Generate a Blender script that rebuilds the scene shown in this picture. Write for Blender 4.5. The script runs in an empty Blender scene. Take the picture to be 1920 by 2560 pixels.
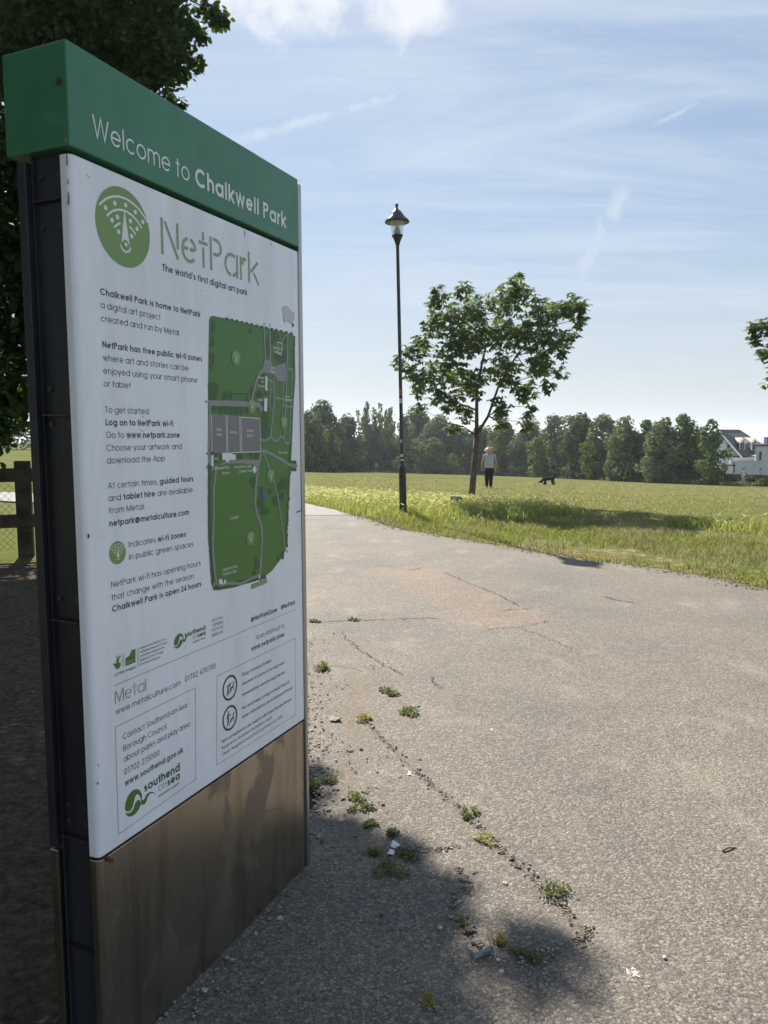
import bpy, bmesh, math, random
import numpy as np
from mathutils import Vector, Matrix
R = math.radians
SC = bpy.context.scene
COL = SC.collection
rng = np.random.default_rng(7)
random.seed(7)

# ------------------------------------------------------------------ camera
CAM_H = 1.55
F_PX, PITCH, ROLL = 1923.0, 0.0984, -0.0033          # focal length in photo pixels (1920 x 2560), tilt and roll
cp, sp = math.cos(PITCH), math.sin(PITCH)
FW = np.array([0, cp, -sp]); UP0 = np.array([0, sp, cp]); RT0 = np.array([1.0, 0, 0])
RT = math.cos(ROLL)*RT0 + math.sin(ROLL)*UP0
UP = -math.sin(ROLL)*RT0 + math.cos(ROLL)*UP0
CAM = np.array([0, 0, CAM_H])
cam_d = bpy.data.cameras.new('camera'); cam = bpy.data.objects.new('camera', cam_d); COL.objects.link(cam)
cam.matrix_world = Matrix(((RT[0], UP[0], -FW[0], 0), (RT[1], UP[1], -FW[1], 0), (RT[2], UP[2], -FW[2], CAM_H), (0, 0, 0, 1)))
cam_d.sensor_fit = 'VERTICAL'; cam_d.sensor_height = 36.0; cam_d.lens = 36.0*F_PX/2560
cam_d.clip_start = 0.05; cam_d.clip_end = 60000
SC.camera = cam

# ------------------------------------------------------------------ light and sky
SUN_AZ, SUN_EL = R(19.0), R(41.0)                    # ahead of the camera, 19 degrees to the left
SUN_DIR = np.array([-math.sin(SUN_AZ)*math.cos(SUN_EL), math.cos(SUN_AZ)*math.cos(SUN_EL), math.sin(SUN_EL)])
sun_d = bpy.data.lights.new('sun', 'SUN'); sun = bpy.data.objects.new('sun', sun_d); COL.objects.link(sun)
sun_d.energy = 5.0; sun_d.angle = R(0.53); sun_d.color = (1.0, 0.93, 0.82)
sun.rotation_euler = Vector(SUN_DIR).to_track_quat('Z', 'Y').to_euler()
sun.location = (-6, 20, 18)
SC.view_settings.view_transform = 'Standard'; SC.view_settings.look = 'None'
SC.view_settings.exposure = 0.95; SC.view_settings.gamma = 1.0
SC.view_settings.use_curve_mapping = False
SC.cycles.max_bounces = 6; SC.cycles.transparent_max_bounces = 12
SC.cycles.volume_bounces = 0; SC.cycles.use_denoising = True
try: SC.cycles.sample_clamp_indirect = 6.0
except Exception: pass

def ray(px, py):
    d = RT*((px-960)/F_PX) - UP*((py-1280)/F_PX) + FW
    return d
def at(px, py, Y):
    d = ray(px, py); return CAM + d*(Y/d[1])
def hz(x, y):                                         # height of the ground: level by the path, then falling gently away to the sea
    x = np.asarray(x, float); y = np.asarray(y, float)
    t = np.maximum(0, y-15.0)
    z = -0.042*t*t/(t+6.0)
    s = np.clip((y-14)/26.0, 0, 1); s = s*s*(3-2*s)
    z = z - 0.03*np.clip(x, -20, 70)*s
    k = np.clip((-14.5-x)/18.0, 0, 1)*np.clip((400-y)/200, 0, 1); z = z*(1-k*k*(3-2*k))     # level playing field at the left
    return np.maximum(z, -36.0)
def gpt(px, py):                                      # where the sight line through a photo pixel meets the ground
    d = ray(px, py); lo, hi = 0.5, 900.0
    for _ in range(60):
        m = (lo+hi)/2; P = CAM + d*m
        if P[2] > hz(P[0], P[1]): lo = m
        else: hi = m
    P = CAM + d*lo; return np.array([P[0], P[1], float(hz(P[0], P[1]))])

world = bpy.data.worlds.new('World'); SC.world = world; world.use_nodes = True
def build_world():
    nt = world.node_tree; N = nt.nodes; L = nt.links
    N.clear()
    out = N.new('ShaderNodeOutputWorld'); bg = N.new('ShaderNodeBackground')
    sky = N.new('ShaderNodeTexSky'); sky.sky_type = 'NISHITA'; sky.sun_disc = False
    sky.sun_elevation = SUN_EL; sky.sun_rotation = -SUN_AZ
    sky.air_density = 1.0; sky.dust_density = 0.5; sky.ozone_density = 2.0; sky.altitude = 20
    bg.inputs['Strength'].default_value = 0.06
    tc = N.new('ShaderNodeTexCoord')
    def math_(op, a, b=None, clamp=False):
        n = N.new('ShaderNodeMath'); n.operation = op; n.use_clamp = clamp
        for i, v in enumerate((a, b)):
            if v is None: continue
            if isinstance(v, (int, float)): n.inputs[i].default_value = v
            else: L.new(v, n.inputs[i])
        return n.outputs[0]
    def mr(v, a, b, c=0.0, d=1.0):
        n = N.new('ShaderNodeMapRange'); n.interpolation_type = 'SMOOTHSTEP'
        L.new(v, n.inputs['Value'])
        for k, q in zip(('From Min', 'From Max', 'To Min', 'To Max'), (a, b, c, d)): n.inputs[k].default_value = q
        return n.outputs[0]
    def dot(vec):
        n = N.new('ShaderNodeVectorMath'); n.operation = 'DOT_PRODUCT'
        L.new(tc.outputs['Generated'], n.inputs[0]); n.inputs[1].default_value = tuple(vec); return n.outputs['Value']
    def noise(vec, scale, detail, rough, dist=0.0):
        n = N.new('ShaderNodeTexNoise'); n.inputs['Scale'].default_value = scale; n.inputs['Detail'].default_value = detail
        n.inputs['Roughness'].default_value = rough; n.inputs['Distortion'].default_value = dist
        L.new(vec, n.inputs['Vector']); return n.outputs['Fac']
    sep = N.new('ShaderNodeSeparateXYZ'); L.new(tc.outputs['Generated'], sep.inputs[0])
    zz = math_('ADD', math_('MAXIMUM', sep.outputs['Z'], 0.0), 0.10)
    cx = math_('DIVIDE', sep.outputs['X'], zz); cy = math_('DIVIDE', sep.outputs['Y'], zz)
    cmb = N.new('ShaderNodeCombineXYZ'); L.new(cx, cmb.inputs[0]); L.new(cy, cmb.inputs[1])
    mp = N.new('ShaderNodeMapping'); mp.inputs['Rotation'].default_value = (0, 0, R(28)); mp.inputs['Scale'].default_value = (0.45, 1.5, 1)
    L.new(cmb.outputs[0], mp.inputs['Vector'])
    n1 = noise(mp.outputs[0], 1.3, 7, 0.62, 0.9)
    n2 = noise(cmb.outputs[0], 0.55, 3, 0.5)
    cirrus = math_('MULTIPLY', mr(n1, 0.40, 0.74), mr(n2, 0.28, 0.58))
    mp2 = N.new('ShaderNodeMapping'); mp2.inputs['Rotation'].default_value = (0, 0, R(-20)); mp2.inputs['Scale'].default_value = (0.5, 2.6, 1)
    L.new(cmb.outputs[0], mp2.inputs['Vector'])
    n3 = noise(mp2.outputs[0], 0.9, 6, 0.6, 0.4)
    band = math_('MULTIPLY', mr(n3, 0.44, 0.70), 0.62)
    veil = math_('MAXIMUM', math_('MULTIPLY', cirrus, 0.75), band)
    veil = math_('MULTIPLY', veil, mr(sep.outputs['Z'], 0.02, 0.16))
    def trail(p1, p2, width, amt):
        a = np.array(ray(*p1)); b = np.array(ray(*p2)); a /= np.linalg.norm(a); b /= np.linalg.norm(b)
        n = np.cross(a, b); n /= np.linalg.norm(n); m = a+b; m /= np.linalg.norm(m)
        half = math.acos(float(np.clip(a@m, -1, 1)))
        nf = noise(tc.outputs['Generated'], 34.0, 4, 0.6)
        off = math_('ADD', dot(n), math_('MULTIPLY', math_('SUBTRACT', nf, 0.5), width*1.6))
        across = mr(math_('ABSOLUTE', off), 0.0, width, 1.0, 0.0)
        along = mr(dot(m), math.cos(half*1.12), math.cos(half*0.55))
        brk = mr(nf, 0.30, 0.58)
        return math_('MULTIPLY', math_('MULTIPLY', across, along), math_('MULTIPLY', brk, amt))
    for t in (((560, 362), (1060, 222), 0.010, 0.75), ((1575, 440), (1440, 700), 0.020, 0.7), ((1760, 248), (1620, 322), 0.0045, 0.6),
              ((740, 400), (1120, 480), 0.012, 0.32), ((1180, 125), (1620, 20), 0.022, 0.30), ((800, 560), (1900, 700), 0.012, 0.25)):
        veil = math_('MAXIMUM', veil, trail(*t))
    def puff(p, rad, amt):
        a = np.array(ray(*p)); a /= np.linalg.norm(a)
        nf = noise(tc.outputs['Generated'], 22.0, 8, 0.62, 0.3)
        d = math_('ARCCOSINE', math_('MINIMUM', dot(a), 0.999999))
        v = math_('ADD', math_('DIVIDE', d, rad), math_('MULTIPLY', math_('SUBTRACT', nf, 0.5), 2.2))
        return math_('MULTIPLY', mr(v, 0.30, 1.30, 1.0, 0.0), amt)
    pf = None
    for q in (((690, -30), 0.052, 0.9), ((790, -45), 0.042, 0.9), ((590, -60), 0.045, 0.8), ((1035, 5), 0.036, 0.9), ((1005, -50), 0.042, 0.9)):
        p = puff(*q); pf = p if pf is None else math_('MAXIMUM', pf, p)
    # the glare round the sun is rolled off and the low air whitened, as on a hazy summer morning
    gm = N.new('ShaderNodeGamma'); gm.inputs['Gamma'].default_value = SKY_GAMMA; L.new(sky.outputs[0], gm.inputs['Color'])
    sc_ = N.new('ShaderNodeMix'); sc_.data_type = 'RGBA'; sc_.blend_type = 'MULTIPLY'; sc_.inputs[0].default_value = 1.0
    L.new(gm.outputs[0], sc_.inputs[6]); sc_.inputs[7].default_value = SKY_GAIN
    low = N.new('ShaderNodeMix'); low.data_type = 'RGBA'
    L.new(math_('MULTIPLY', mr(sep.outputs['Z'], -0.02, 0.30, 1.0, 0.0), LOW_AMT), low.inputs[0]); L.new(sc_.outputs[2], low.inputs[6]); low.inputs[7].default_value = LOW_AIR
    mixa = N.new('ShaderNodeMix'); mixa.data_type = 'RGBA'
    L.new(veil, mixa.inputs[0]); L.new(low.outputs[2], mixa.inputs[6]); mixa.inputs[7].default_value = CIRRUS
    mixb = N.new('ShaderNodeMix'); mixb.data_type = 'RGBA'
    L.new(pf, mixb.inputs[0]); L.new(mixa.outputs[2], mixb.inputs[6]); mixb.inputs[7].default_value = CUMULUS
    L.new(mixb.outputs[2], bg.inputs['Color']); L.new(bg.outputs[0], out.inputs['Surface'])
CIRRUS = (5.9, 6.6, 7.6, 1); CUMULUS = (7.9, 8.1, 8.5, 1); SKY_GAMMA = 0.42; SKY_GAIN = (2.0, 2.38, 2.85, 1); LOW_AIR = (5.5, 6.05, 6.15, 1); LOW_AMT = 0.85
build_world()

# ------------------------------------------------------------------ helpers
def tag(o, label=None, cat=None, group=None, kind=None):
    if label: o['label'] = label
    if cat: o['category'] = cat
    if group: o['group'] = group
    if kind: o['kind'] = kind
    return o
def empty(name, loc=(0, 0, 0), rz=0.0):
    o = bpy.data.objects.new(name, None); o.location = loc; o.rotation_euler = (0, 0, rz); o.empty_display_size = 0.2
    COL.objects.link(o); return o
def link(name, me, mats, parent=None, loc=None, rz=None, smooth=False):
    o = bpy.data.objects.new(name, me); COL.objects.link(o)
    for m in (mats if isinstance(mats, (list, tuple)) else [mats]): me.materials.append(m)
    if smooth: me.polygons.foreach_set('use_smooth', np.ones(len(me.polygons), bool))
    if parent: o.parent = parent
    if loc is not None: o.location = loc
    if rz is not None: o.rotation_euler = (0, 0, rz)
    return o
def arr_mesh(name, V, F):                             # V (n,3), F (m,k) all faces with k corners
    V = np.asarray(V, np.float32); F = np.asarray(F, np.int32)
    me = bpy.data.meshes.new(name); k = F.shape[1]
    me.vertices.add(len(V)); me.vertices.foreach_set('co', V.ravel())
    me.loops.add(F.size); me.loops.foreach_set('vertex_index', F.ravel())
    me.polygons.add(len(F)); me.polygons.foreach_set('loop_start', np.arange(len(F), dtype=np.int32)*k)
    me.update(calc_edges=True); me.validate(); return me
class MB:                                             # gathers simple shapes into ONE mesh
    def __init__(s): s.v = []; s.f = []; s.m = []
    def add(s, V, F, mi=0):
        o = len(s.v); s.v += [tuple(map(float, p)) for p in V]; s.f += [tuple(i+o for i in f) for f in F]; s.m += [mi]*len(F)
    def box(s, a, b, mi=0, M=None):
        x0, y0, z0 = a; x1, y1, z1 = b
        V = [(x0,y0,z0),(x1,y0,z0),(x1,y1,z0),(x0,y1,z0),(x0,y0,z1),(x1,y0,z1),(x1,y1,z1),(x0,y1,z1)]
        if M is not None: V = [tuple(M @ Vector(p)) for p in V]
        s.add(V, [(0,3,2,1),(4,5,6,7),(0,1,5,4),(1,2,6,5),(2,3,7,6),(3,0,4,7)], mi)
    def prism(s, poly, h, mi=0):                      # polygon (list of 3D points) thickened along vector h
        n = len(poly); A = [np.array(p, float) for p in poly]; B = [p+np.array(h, float) for p in A]
        s.add(A+B, [tuple(range(n))[::-1], tuple(range(n, 2*n))]+[(i, (i+1) % n, n+(i+1) % n, n+i) for i in range(n)], mi)
    def face(s, poly, mi=0): s.add(poly, [tuple(range(len(poly)))], mi)
    def tube(s, pts, rad, seg=8, mi=0, cap=True):
        pts = [np.array(p, float) for p in pts]
        if np.isscalar(rad): rad = [rad]*len(pts)
        V = []; F = []; ref = None
        for i, p in enumerate(pts):
            t = pts[min(i+1, len(pts)-1)]-pts[max(i-1, 0)]; t = t/(np.linalg.norm(t)+1e-9)
            if ref is None:
                ref = np.array([1.0, 0, 0]) if abs(t[0]) < .8 else np.array([0, 1.0, 0])
            a = np.cross(t, ref); a /= np.linalg.norm(a)+1e-9; b = np.cross(t, a); ref = np.cross(a, t)
            for k in range(seg):
                th = 2*math.pi*k/seg; V.append(p+rad[i]*(a*math.cos(th)+b*math.sin(th)))
        for i in range(len(pts)-1):
            for k in range(seg):
                F.append((i*seg+k, i*seg+(k+1) % seg, (i+1)*seg+(k+1) % seg, (i+1)*seg+k))
        if cap: F.append(tuple(range(seg))[::-1]); F.append(tuple(range((len(pts)-1)*seg, len(pts)*seg)))
        s.add(V, F, mi)
    def lathe(s, prof, seg=20, c=(0, 0), mi=0, cap=True):   # prof: list of (radius, z)
        V = []; F = []
        for r_, z in prof:
            for k in range(seg):
                th = 2*math.pi*k/seg; V.append((c[0]+r_*math.cos(th), c[1]+r_*math.sin(th), z))
        for i in range(len(prof)-1):
            for k in range(seg):
                F.append((i*seg+k, i*seg+(k+1) % seg, (i+1)*seg+(k+1) % seg, (i+1)*seg+k))
        if cap: F.append(tuple(range(seg))[::-1]); F.append(tuple(range((len(prof)-1)*seg, len(prof)*seg)))
        s.add(V, F, mi)
    def loft(s, rings, mi=0, cap=True):               # rings: list of equal-length point loops
        n = len(rings[0]); V = [p for r_ in rings for p in r_]; F = []
        for i in range(len(rings)-1):
            for k in range(n): F.append((i*n+k, i*n+(k+1) % n, (i+1)*n+(k+1) % n, (i+1)*n+k))
        if cap: F.append(tuple(range(n))[::-1]); F.append(tuple(range((len(rings)-1)*n, len(rings)*n)))
        s.add(V, F, mi)
    def build(s, name, mats, parent=None, loc=None, rz=None, smooth=False, bevel=0.0):
        me = bpy.data.meshes.new(name); me.from_pydata(s.v, [], s.f)
        if any(s.m): me.polygons.foreach_set('material_index', s.m)
        me.update()
        o = link(name, me, mats, parent, loc, rz, smooth)
        if bevel:
            b = o.modifiers.new('bevel', 'BEVEL'); b.width = bevel; b.segments = 2; b.limit_method = 'ANGLE'
        return o
def copy_tree(o, parent=None):
    c = o.copy(); COL.objects.link(c)
    if parent: c.parent = parent
    for ch in list(o.children): copy_tree(ch, c)
    return c

# ------------------------------------------------------------------ materials
def mat(name, base=(0.5, 0.5, 0.5), rough=0.6, metal=0.0, spec=0.5, coat=0.0):
    m = bpy.data.materials.new(name); m.use_nodes = True
    p = m.node_tree.nodes['Principled BSDF']
    p.inputs['Base Color'].default_value = (*base, 1); p.inputs['Roughness'].default_value = rough
    p.inputs['Metallic'].default_value = metal; p.inputs['Specular IOR Level'].default_value = spec
    p.inputs['Coat Weight'].default_value = coat
    return m
class NT:
    def __init__(s, m): s.m = m; s.t = m.node_tree; s.N = s.t.nodes; s.L = s.t.links; s.p = s.N['Principled BSDF']; s.tc = s.N.new('ShaderNodeTexCoord')
    def n(s, t): return s.N.new(t)
    def vec(s, scale=(1, 1, 1), rot=(0, 0, 0), src='Object'):
        n = s.n('ShaderNodeMapping'); n.inputs['Scale'].default_value = scale; n.inputs['Rotation'].default_value = rot
        s.L.new(s.tc.outputs[src], n.inputs['Vector']); return n.outputs[0]
    def noise(s, v, scale, detail=4, rough=0.55, dist=0.0):
        n = s.n('ShaderNodeTexNoise'); n.inputs['Scale'].default_value = scale; n.inputs['Detail'].default_value = detail
        n.inputs['Roughness'].default_value = rough; n.inputs['Distortion'].default_value = dist; s.L.new(v, n.inputs['Vector']); return n.outputs['Fac']
    def voro(s, v, scale, feature='F1', rnd=1.0):
        n = s.n('ShaderNodeTexVoronoi'); n.feature = feature; n.inputs['Scale'].default_value = scale
        n.inputs['Randomness'].default_value = rnd; s.L.new(v, n.inputs['Vector']); return n
    def ramp(s, v, stops):
        n = s.n('ShaderNodeValToRGB'); e = n.color_ramp.elements
        while len(e) < len(stops): e.new(0.5)
        for el, (p, c) in zip(e, stops): el.position = p; el.color = (*c, 1) if len(c) == 3 else c
        s.L.new(v, n.inputs[0]); return n.outputs[0]
    def mr(s, v, a, b, c=0.0, d=1.0):
        n = s.n('ShaderNodeMapRange'); s.L.new(v, n.inputs['Value'])
        for k, q in zip(('From Min', 'From Max', 'To Min', 'To Max'), (a, b, c, d)): n.inputs[k].default_value = q
        return n.outputs[0]
    def math(s, op, a, b=None):
        n = s.n('ShaderNodeMath'); n.operation = op
        for i, v in enumerate((a, b)):
            if v is None: continue
            if isinstance(v, (int, float)): n.inputs[i].default_value = v
            else: s.L.new(v, n.inputs[i])
        return n.outputs[0]
    def mix(s, f, a, b, mode='MIX'):
        n = s.n('ShaderNodeMix'); n.data_type = 'RGBA'; n.blend_type = mode
        for i, v in ((0, f), (6, a), (7, b)):
            if isinstance(v, (int, float)): n.inputs[i].default_value = v
            elif isinstance(v, tuple): n.inputs[i].default_value = (*v, 1) if len(v) == 3 else v
            else: s.L.new(v, n.inputs[i])
        return n.outputs[2]
    def bump(s, h, strength, dist, prev=None):
        n = s.n('ShaderNodeBump'); n.inputs['Strength'].default_value = strength; n.inputs['Distance'].default_value = dist
        s.L.new(h, n.inputs['Height'])
        if prev is not None: s.L.new(prev, n.inputs['Normal'])
        return n.outputs[0]
    def col(s, c): s.L.new(c, s.p.inputs['Base Color']); return s
    def rgh(s, c): s.L.new(c, s.p.inputs['Roughness']); return s
    def nrm(s, c): s.L.new(c, s.p.inputs['Normal']); return s
def noisy(name, c0, c1, scale, rough=0.7, metal=0.0, bump=0.0, bscale=None, stretch=(1, 1, 1), spec=0.5, lo=0.35, hi=0.65):
    m = mat(name, c0, rough, metal, spec); t = NT(m); v = t.vec(stretch)
    t.col(t.ramp(t.noise(v, scale), [(lo, c0), (hi, c1)]))
    if bump: t.nrm(t.bump(t.noise(v, bscale or scale*4), bump, 0.01))
    return m
def leafmat(name, cols, trans=0.45, rough=0.5, spec=0.35, tint=1.5, patch=0.0, tb=0.45):
    """thin leaves: per-leaf colour variation, light passing through"""
    m = mat(name, cols[0], rough, 0.0, spec); t = NT(m)
    g = t.n('ShaderNodeNewGeometry')
    c = t.ramp(g.outputs['Random Per Island'], [(i/(len(cols)-1), q) for i, q in enumerate(cols)])
    if patch:
        c = t.mix(t.mr(t.noise(t.vec(), patch, 2), 0.4, 0.65), c, t.mix(1.0, c, (0.72, 0.80, 0.62), 'MULTIPLY'))
    t.col(c)
    tr = t.n('ShaderNodeBsdfTranslucent'); t.L.new(t.mix(1.0, c, (tint*1.05, tint, tint*tb), 'MULTIPLY'), tr.inputs['Color'])
    ms = t.n('ShaderNodeMixShader'); ms.inputs[0].default_value = trans
    t.L.new(t.p.outputs[0], ms.inputs[1]); t.L.new(tr.outputs[0], ms.inputs[2])
    t.L.new(ms.outputs[0], t.N['Material Output'].inputs['Surface']); return m

# ================================================================== SETTING: ground, path, soil, sea
PR = [(60, -120), (40, -60), (32, -34), (27, -22), (23.5, -12), (21.3, -7.5), (19.2, -4.0)] + [(gpt(a, b)[1], gpt(a, b)[0]) for a, b in ((770, 1259), (880, 1286), (1007, 1325), (1144, 1346), (1296, 1373), (1424, 1394), (1540, 1408), (1656, 1424), (1780, 1446), (1920, 1474))] + [(6.9, 5.6), (6.2, 7.5), (5.2, 10), (3, 13), (-6, 15)]
PL = [(60, -130), (40, -70), (32, -42), (26, -26), (22.5, -16), (19.8, -10.5), (17.5, -6.6), (15.6, -4.2), (14, -3.1), (10, -1.75), (6.5, -0.95), (4.2, -0.50), (3.1, -0.30), (2.7, -0.45), (1.75, -0.80), (1.0, -1.05), (-6, -1.8)]
PR.sort(); PL.sort()
def wob(y, a, s):                                      # ragged edge
    y = np.asarray(y, float)
    return a*(np.sin(y*3.1*s+1)+0.7*np.sin(y*7.7*s+2)+0.5*np.sin(y*17.3*s)+0.4*np.sin(y*41*s+.5))
def xr(y): return np.interp(y, [p[0] for p in PR], [p[1] for p in PR]) + wob(y, 0.030, 1.0)
def xl(y): return np.interp(y, [p[0] for p in PL], [p[1] for p in PL]) + wob(y, 0.022, 1.3)
def vnoise(x, y, seed=0):                              # smooth value noise 0..1
    xi = np.floor(x).astype(np.int64); yi = np.floor(y).astype(np.int64); fx = x-xi; fy = y-yi
    fx = fx*fx*(3-2*fx); fy = fy*fy*(3-2*fy)
    def h(a, b):
        n = (a*374761393 + b*668265263 + seed*974711) & 0x7fffffff
        n = ((n ^ (n >> 13))*1274126177) & 0x7fffffff
        return ((n ^ (n >> 16)) & 0xffff)/65535.0
    return (h(xi, yi)*(1-fx)+h(xi+1, yi)*fx)*(1-fy)+(h(xi, yi+1)*(1-fx)+h(xi+1, yi+1)*fx)*fy
def fbm(x, y, seed=0, o=4):
    s = 0; a = 0.5
    for i in range(o): s = s+a*vnoise(x*2**i, y*2**i, seed+i); a /= 2
    return s/(1-0.5**o)

# --- field
m_field = mat('field_turf', (0.2, 0.2, 0.06), 0.95, 0, 0.0)
t = NT(m_field)
big = t.noise(t.vec((0.05, 0.22, 1)), 1.0, 5, 0.6)
fine = t.noise(t.vec((1, 1, 1)), 5.0, 5, 0.65)
c = t.ramp(big, [(0.30, (0.100, 0.118, 0.045)), (0.5, (0.132, 0.140, 0.058)), (0.72, (0.175, 0.172, 0.082))])
c = t.mix(t.mr(fine, 0.35, 0.7, 0.0, 0.55), c, (0.12, 0.14, 0.035))
at_ = t.n('ShaderNodeAttribute'); at_.attribute_name = 'worn'
soilc = t.ramp(t.noise(t.vec(), 9.0, 5), [(0.35, (0.16, 0.115, 0.07)), (0.65, (0.34, 0.265, 0.165))])
wm = t.mr(t.math('ADD', at_.outputs['Fac'], t.mr(fine, 0.3, 0.7, -0.35, 0.35)), 0.45, 0.62)
t.col(t.mix(wm, c, soilc)); t.nrm(t.bump(fine, 0.5, 0.03))
ys = np.concatenate([np.arange(-12, 6, 1.0), np.arange(6, 34, 0.2), np.arange(34, 60, 1.0), np.arange(60, 200, 4.0), np.geomspace(200, 45000, 40)])
xs = np.concatenate([-np.geomspace(60, 30000, 26)[::-1], np.arange(-59, -12, 2.0), np.arange(-12, 14, 0.2), np.arange(14, 61, 2.0), np.geomspace(63, 30000, 26)])
GX, GY = np.meshgrid(xs, ys)
GZ = hz(GX, GY) - 0.03
GZ = GZ + np.where((GY > 7) & (GY < 40) & (GX > xr(GY)), 0.05*(fbm(GX*0.9, GY*0.9, 3)-0.45)*np.clip((GX-xr(GY))/1.0, 0, 1), 0)
nx, ny = len(xs), len(ys)
idx = np.arange(nx*ny).reshape(ny, nx)
F = np.stack([idx[:-1, :-1], idx[:-1, 1:], idx[1:, 1:], idx[1:, :-1]], -1).reshape(-1, 4)
me = arr_mesh('field', np.stack([GX, GY, GZ], -1).reshape(-1, 3), F)
dist_edge = GX - xr(GY)
worn = np.clip(1.0-np.abs(dist_edge-0.35)/0.55, 0, 1)*0.55*(GY < 26) + np.where((GX > 1.2) & (GX < 6.5) & (GY > 8) & (GY < 13.5), np.clip(1-np.abs(dist_edge-1.2)/1.5, 0, 1)*0.75*fbm(GX*0.9, GY*1.6, 21), 0)
worn = np.where(GX < xl(GY), 0.9*(GY < 9.6)*(GX > -9), worn)
a = me.attributes.new('worn', 'FLOAT', 'POINT'); a.data.foreach_set('value', worn.ravel().astype(np.float32))
tag(link('field', me, m_field, smooth=True), kind='structure')

# --- asphalt path
m_asph = mat('asphalt', (0.2, 0.19, 0.17), 0.82, 0, 0.35)
t = NT(m_asph); v = t.vec()
vo = t.voro(v, 105.0); vo2 = t.voro(v, 260.0)
sc = t.n('ShaderNodeSeparateColor'); t.L.new(vo.outputs['Color'], sc.inputs[0])
sc2 = t.n('ShaderNodeSeparateColor'); t.L.new(vo2.outputs['Color'], sc2.inputs[0])
stone = t.ramp(sc.outputs[0], [(0.0, (0.070, 0.064, 0.057)), (0.45, (0.182, 0.163, 0.140)), (0.8, (0.28, 0.250, 0.213)), (1.0, (0.46, 0.41, 0.35))])
grit = t.ramp(sc2.outputs[1], [(0.0, (0.105, 0.098, 0.089)), (0.6, (0.20, 0.185, 0.164)), (1.0, (0.38, 0.35, 0.305))])
c = t.mix(0.45, stone, grit)
spk = t.noise(v, 190.0, 3, 0.6); c = t.mix(1.0, c, t.ramp(spk, [(0.34, (0.42, 0.41, 0.40)), (0.47, (1.0, 1.0, 1.0)), (0.60, (1.05, 1.04, 1.02)), (0.70, (1.55, 1.50, 1.40))]), 'MULTIPLY')
gap = t.mr(vo.outputs['Distance'], 0.30, 0.62)
c = t.mix(t.math('MULTIPLY', gap, 0.42), c, (0.060, 0.055, 0.050))
patchy = t.noise(v, 0.9, 6, 0.65)
c = t.mix(1.0, c, t.ramp(patchy, [(0.28, (0.74, 0.74, 0.76)), (0.5, (0.97, 0.945, 0.91)), (0.74, (1.15, 1.09, 1.0))]), 'MULTIPLY')
dust = t.mr(t.noise(t.vec((1.0, 0.6, 1)), 2.3, 4, 0.65), 0.56, 0.74)
c = t.mix(t.math('MULTIPLY', dust, 0.35), c, (0.38, 0.335, 0.27))
da = t.n('ShaderNodeAttribute'); da.attribute_name = 'dirt'
dn = t.noise(v, 38.0, 6, 0.7)
dm_ = t.mr(t.math('ADD', da.outputs['Fac'], t.mr(dn, 0.3, 0.7, -0.32, 0.32)), 0.40, 0.66)
dcol = t.ramp(t.noise(v, 55.0, 6, 0.75), [(0.28, (0.050, 0.039, 0.030)), (0.5, (0.150, 0.120, 0.090)), (0.72, (0.29, 0.245, 0.19))])
c = t.mix(dm_, c, dcol)
ra = t.n('ShaderNodeAttribute'); ra.attribute_name = 'red'
rm_ = t.math('MULTIPLY', ra.outputs['Fac'], t.mr(t.noise(v, 7.0, 6, 0.7), 0.34, 0.62, 0.15, 1.0))
c = t.mix(rm_, c, t.mix(1.0, c, (1.22, 1.03, 0.93), 'MULTIPLY'))
t.col(c)
hgt = t.math('SUBTRACT', t.math('MULTIPLY', sc.outputs[1], 0.7), t.math('MULTIPLY', vo.outputs['Distance'], 1.3))
b1 = t.bump(hgt, 0.30, 0.006); b2 = t.bump(t.noise(v, 420.0, 2), 0.35, 0.002, b1); t.nrm(b2)
def strip_sheet(name, y0, y1, step, ncol, lift, m, fl, fr, dirt=False):
    yy = np.arange(y0, y1, step); V = []
    for y in yy:
        a_, b_ = float(fl(y)), float(fr(y))
        x = np.linspace(a_, b_, ncol); V.append(np.stack([x, np.full(ncol, y), hz(x, np.full(ncol, y))+lift], -1))
    V = np.concatenate(V); n = len(yy); ii = np.arange(n*ncol).reshape(n, ncol)
    F = np.stack([ii[:-1, :-1], ii[:-1, 1:], ii[1:, 1:], ii[1:, :-1]], -1).reshape(-1, 4)
    me = arr_mesh(name, V, F)
    if dirt:
        x, y = V[:, 0], V[:, 1]; q = np.array([gpt(*p)[:2] for p in REPAIR]); ins = np.zeros(len(x), bool); dmin = np.full(len(x), 9.0)
        for (x0, y0), (x1, y1) in zip(q, np.roll(q, -1, 0)):
            ins ^= ((y0 > y) != (y1 > y)) & (x < (x1-x0)*(y-y0)/(y1-y0+1e-12)+x0); dmin = np.minimum(dmin, seg_dist(x, y, [(x0, y0, 1), (x1, y1, 1)]))
        red = np.clip(np.where(ins, dmin, -dmin)/0.10+0.5, 0, 1)
        me.attributes.new('red', 'FLOAT', 'POINT').data.foreach_set('value', red.astype(np.float32))
        me.attributes.new('dirt', 'FLOAT', 'POINT').data.foreach_set('value', dirt_at(x, y, False).astype(np.float32))
    return tag(link(name, me, m, smooth=True), kind='structure')
REPAIR = ((928, 1421), (1064, 1411), (1110, 1432), (1256, 1491), (1378, 1550), (1287, 1567), (1205, 1572), (1169, 1546), (1107, 1523), (1040, 1484), (985, 1452))
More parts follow.
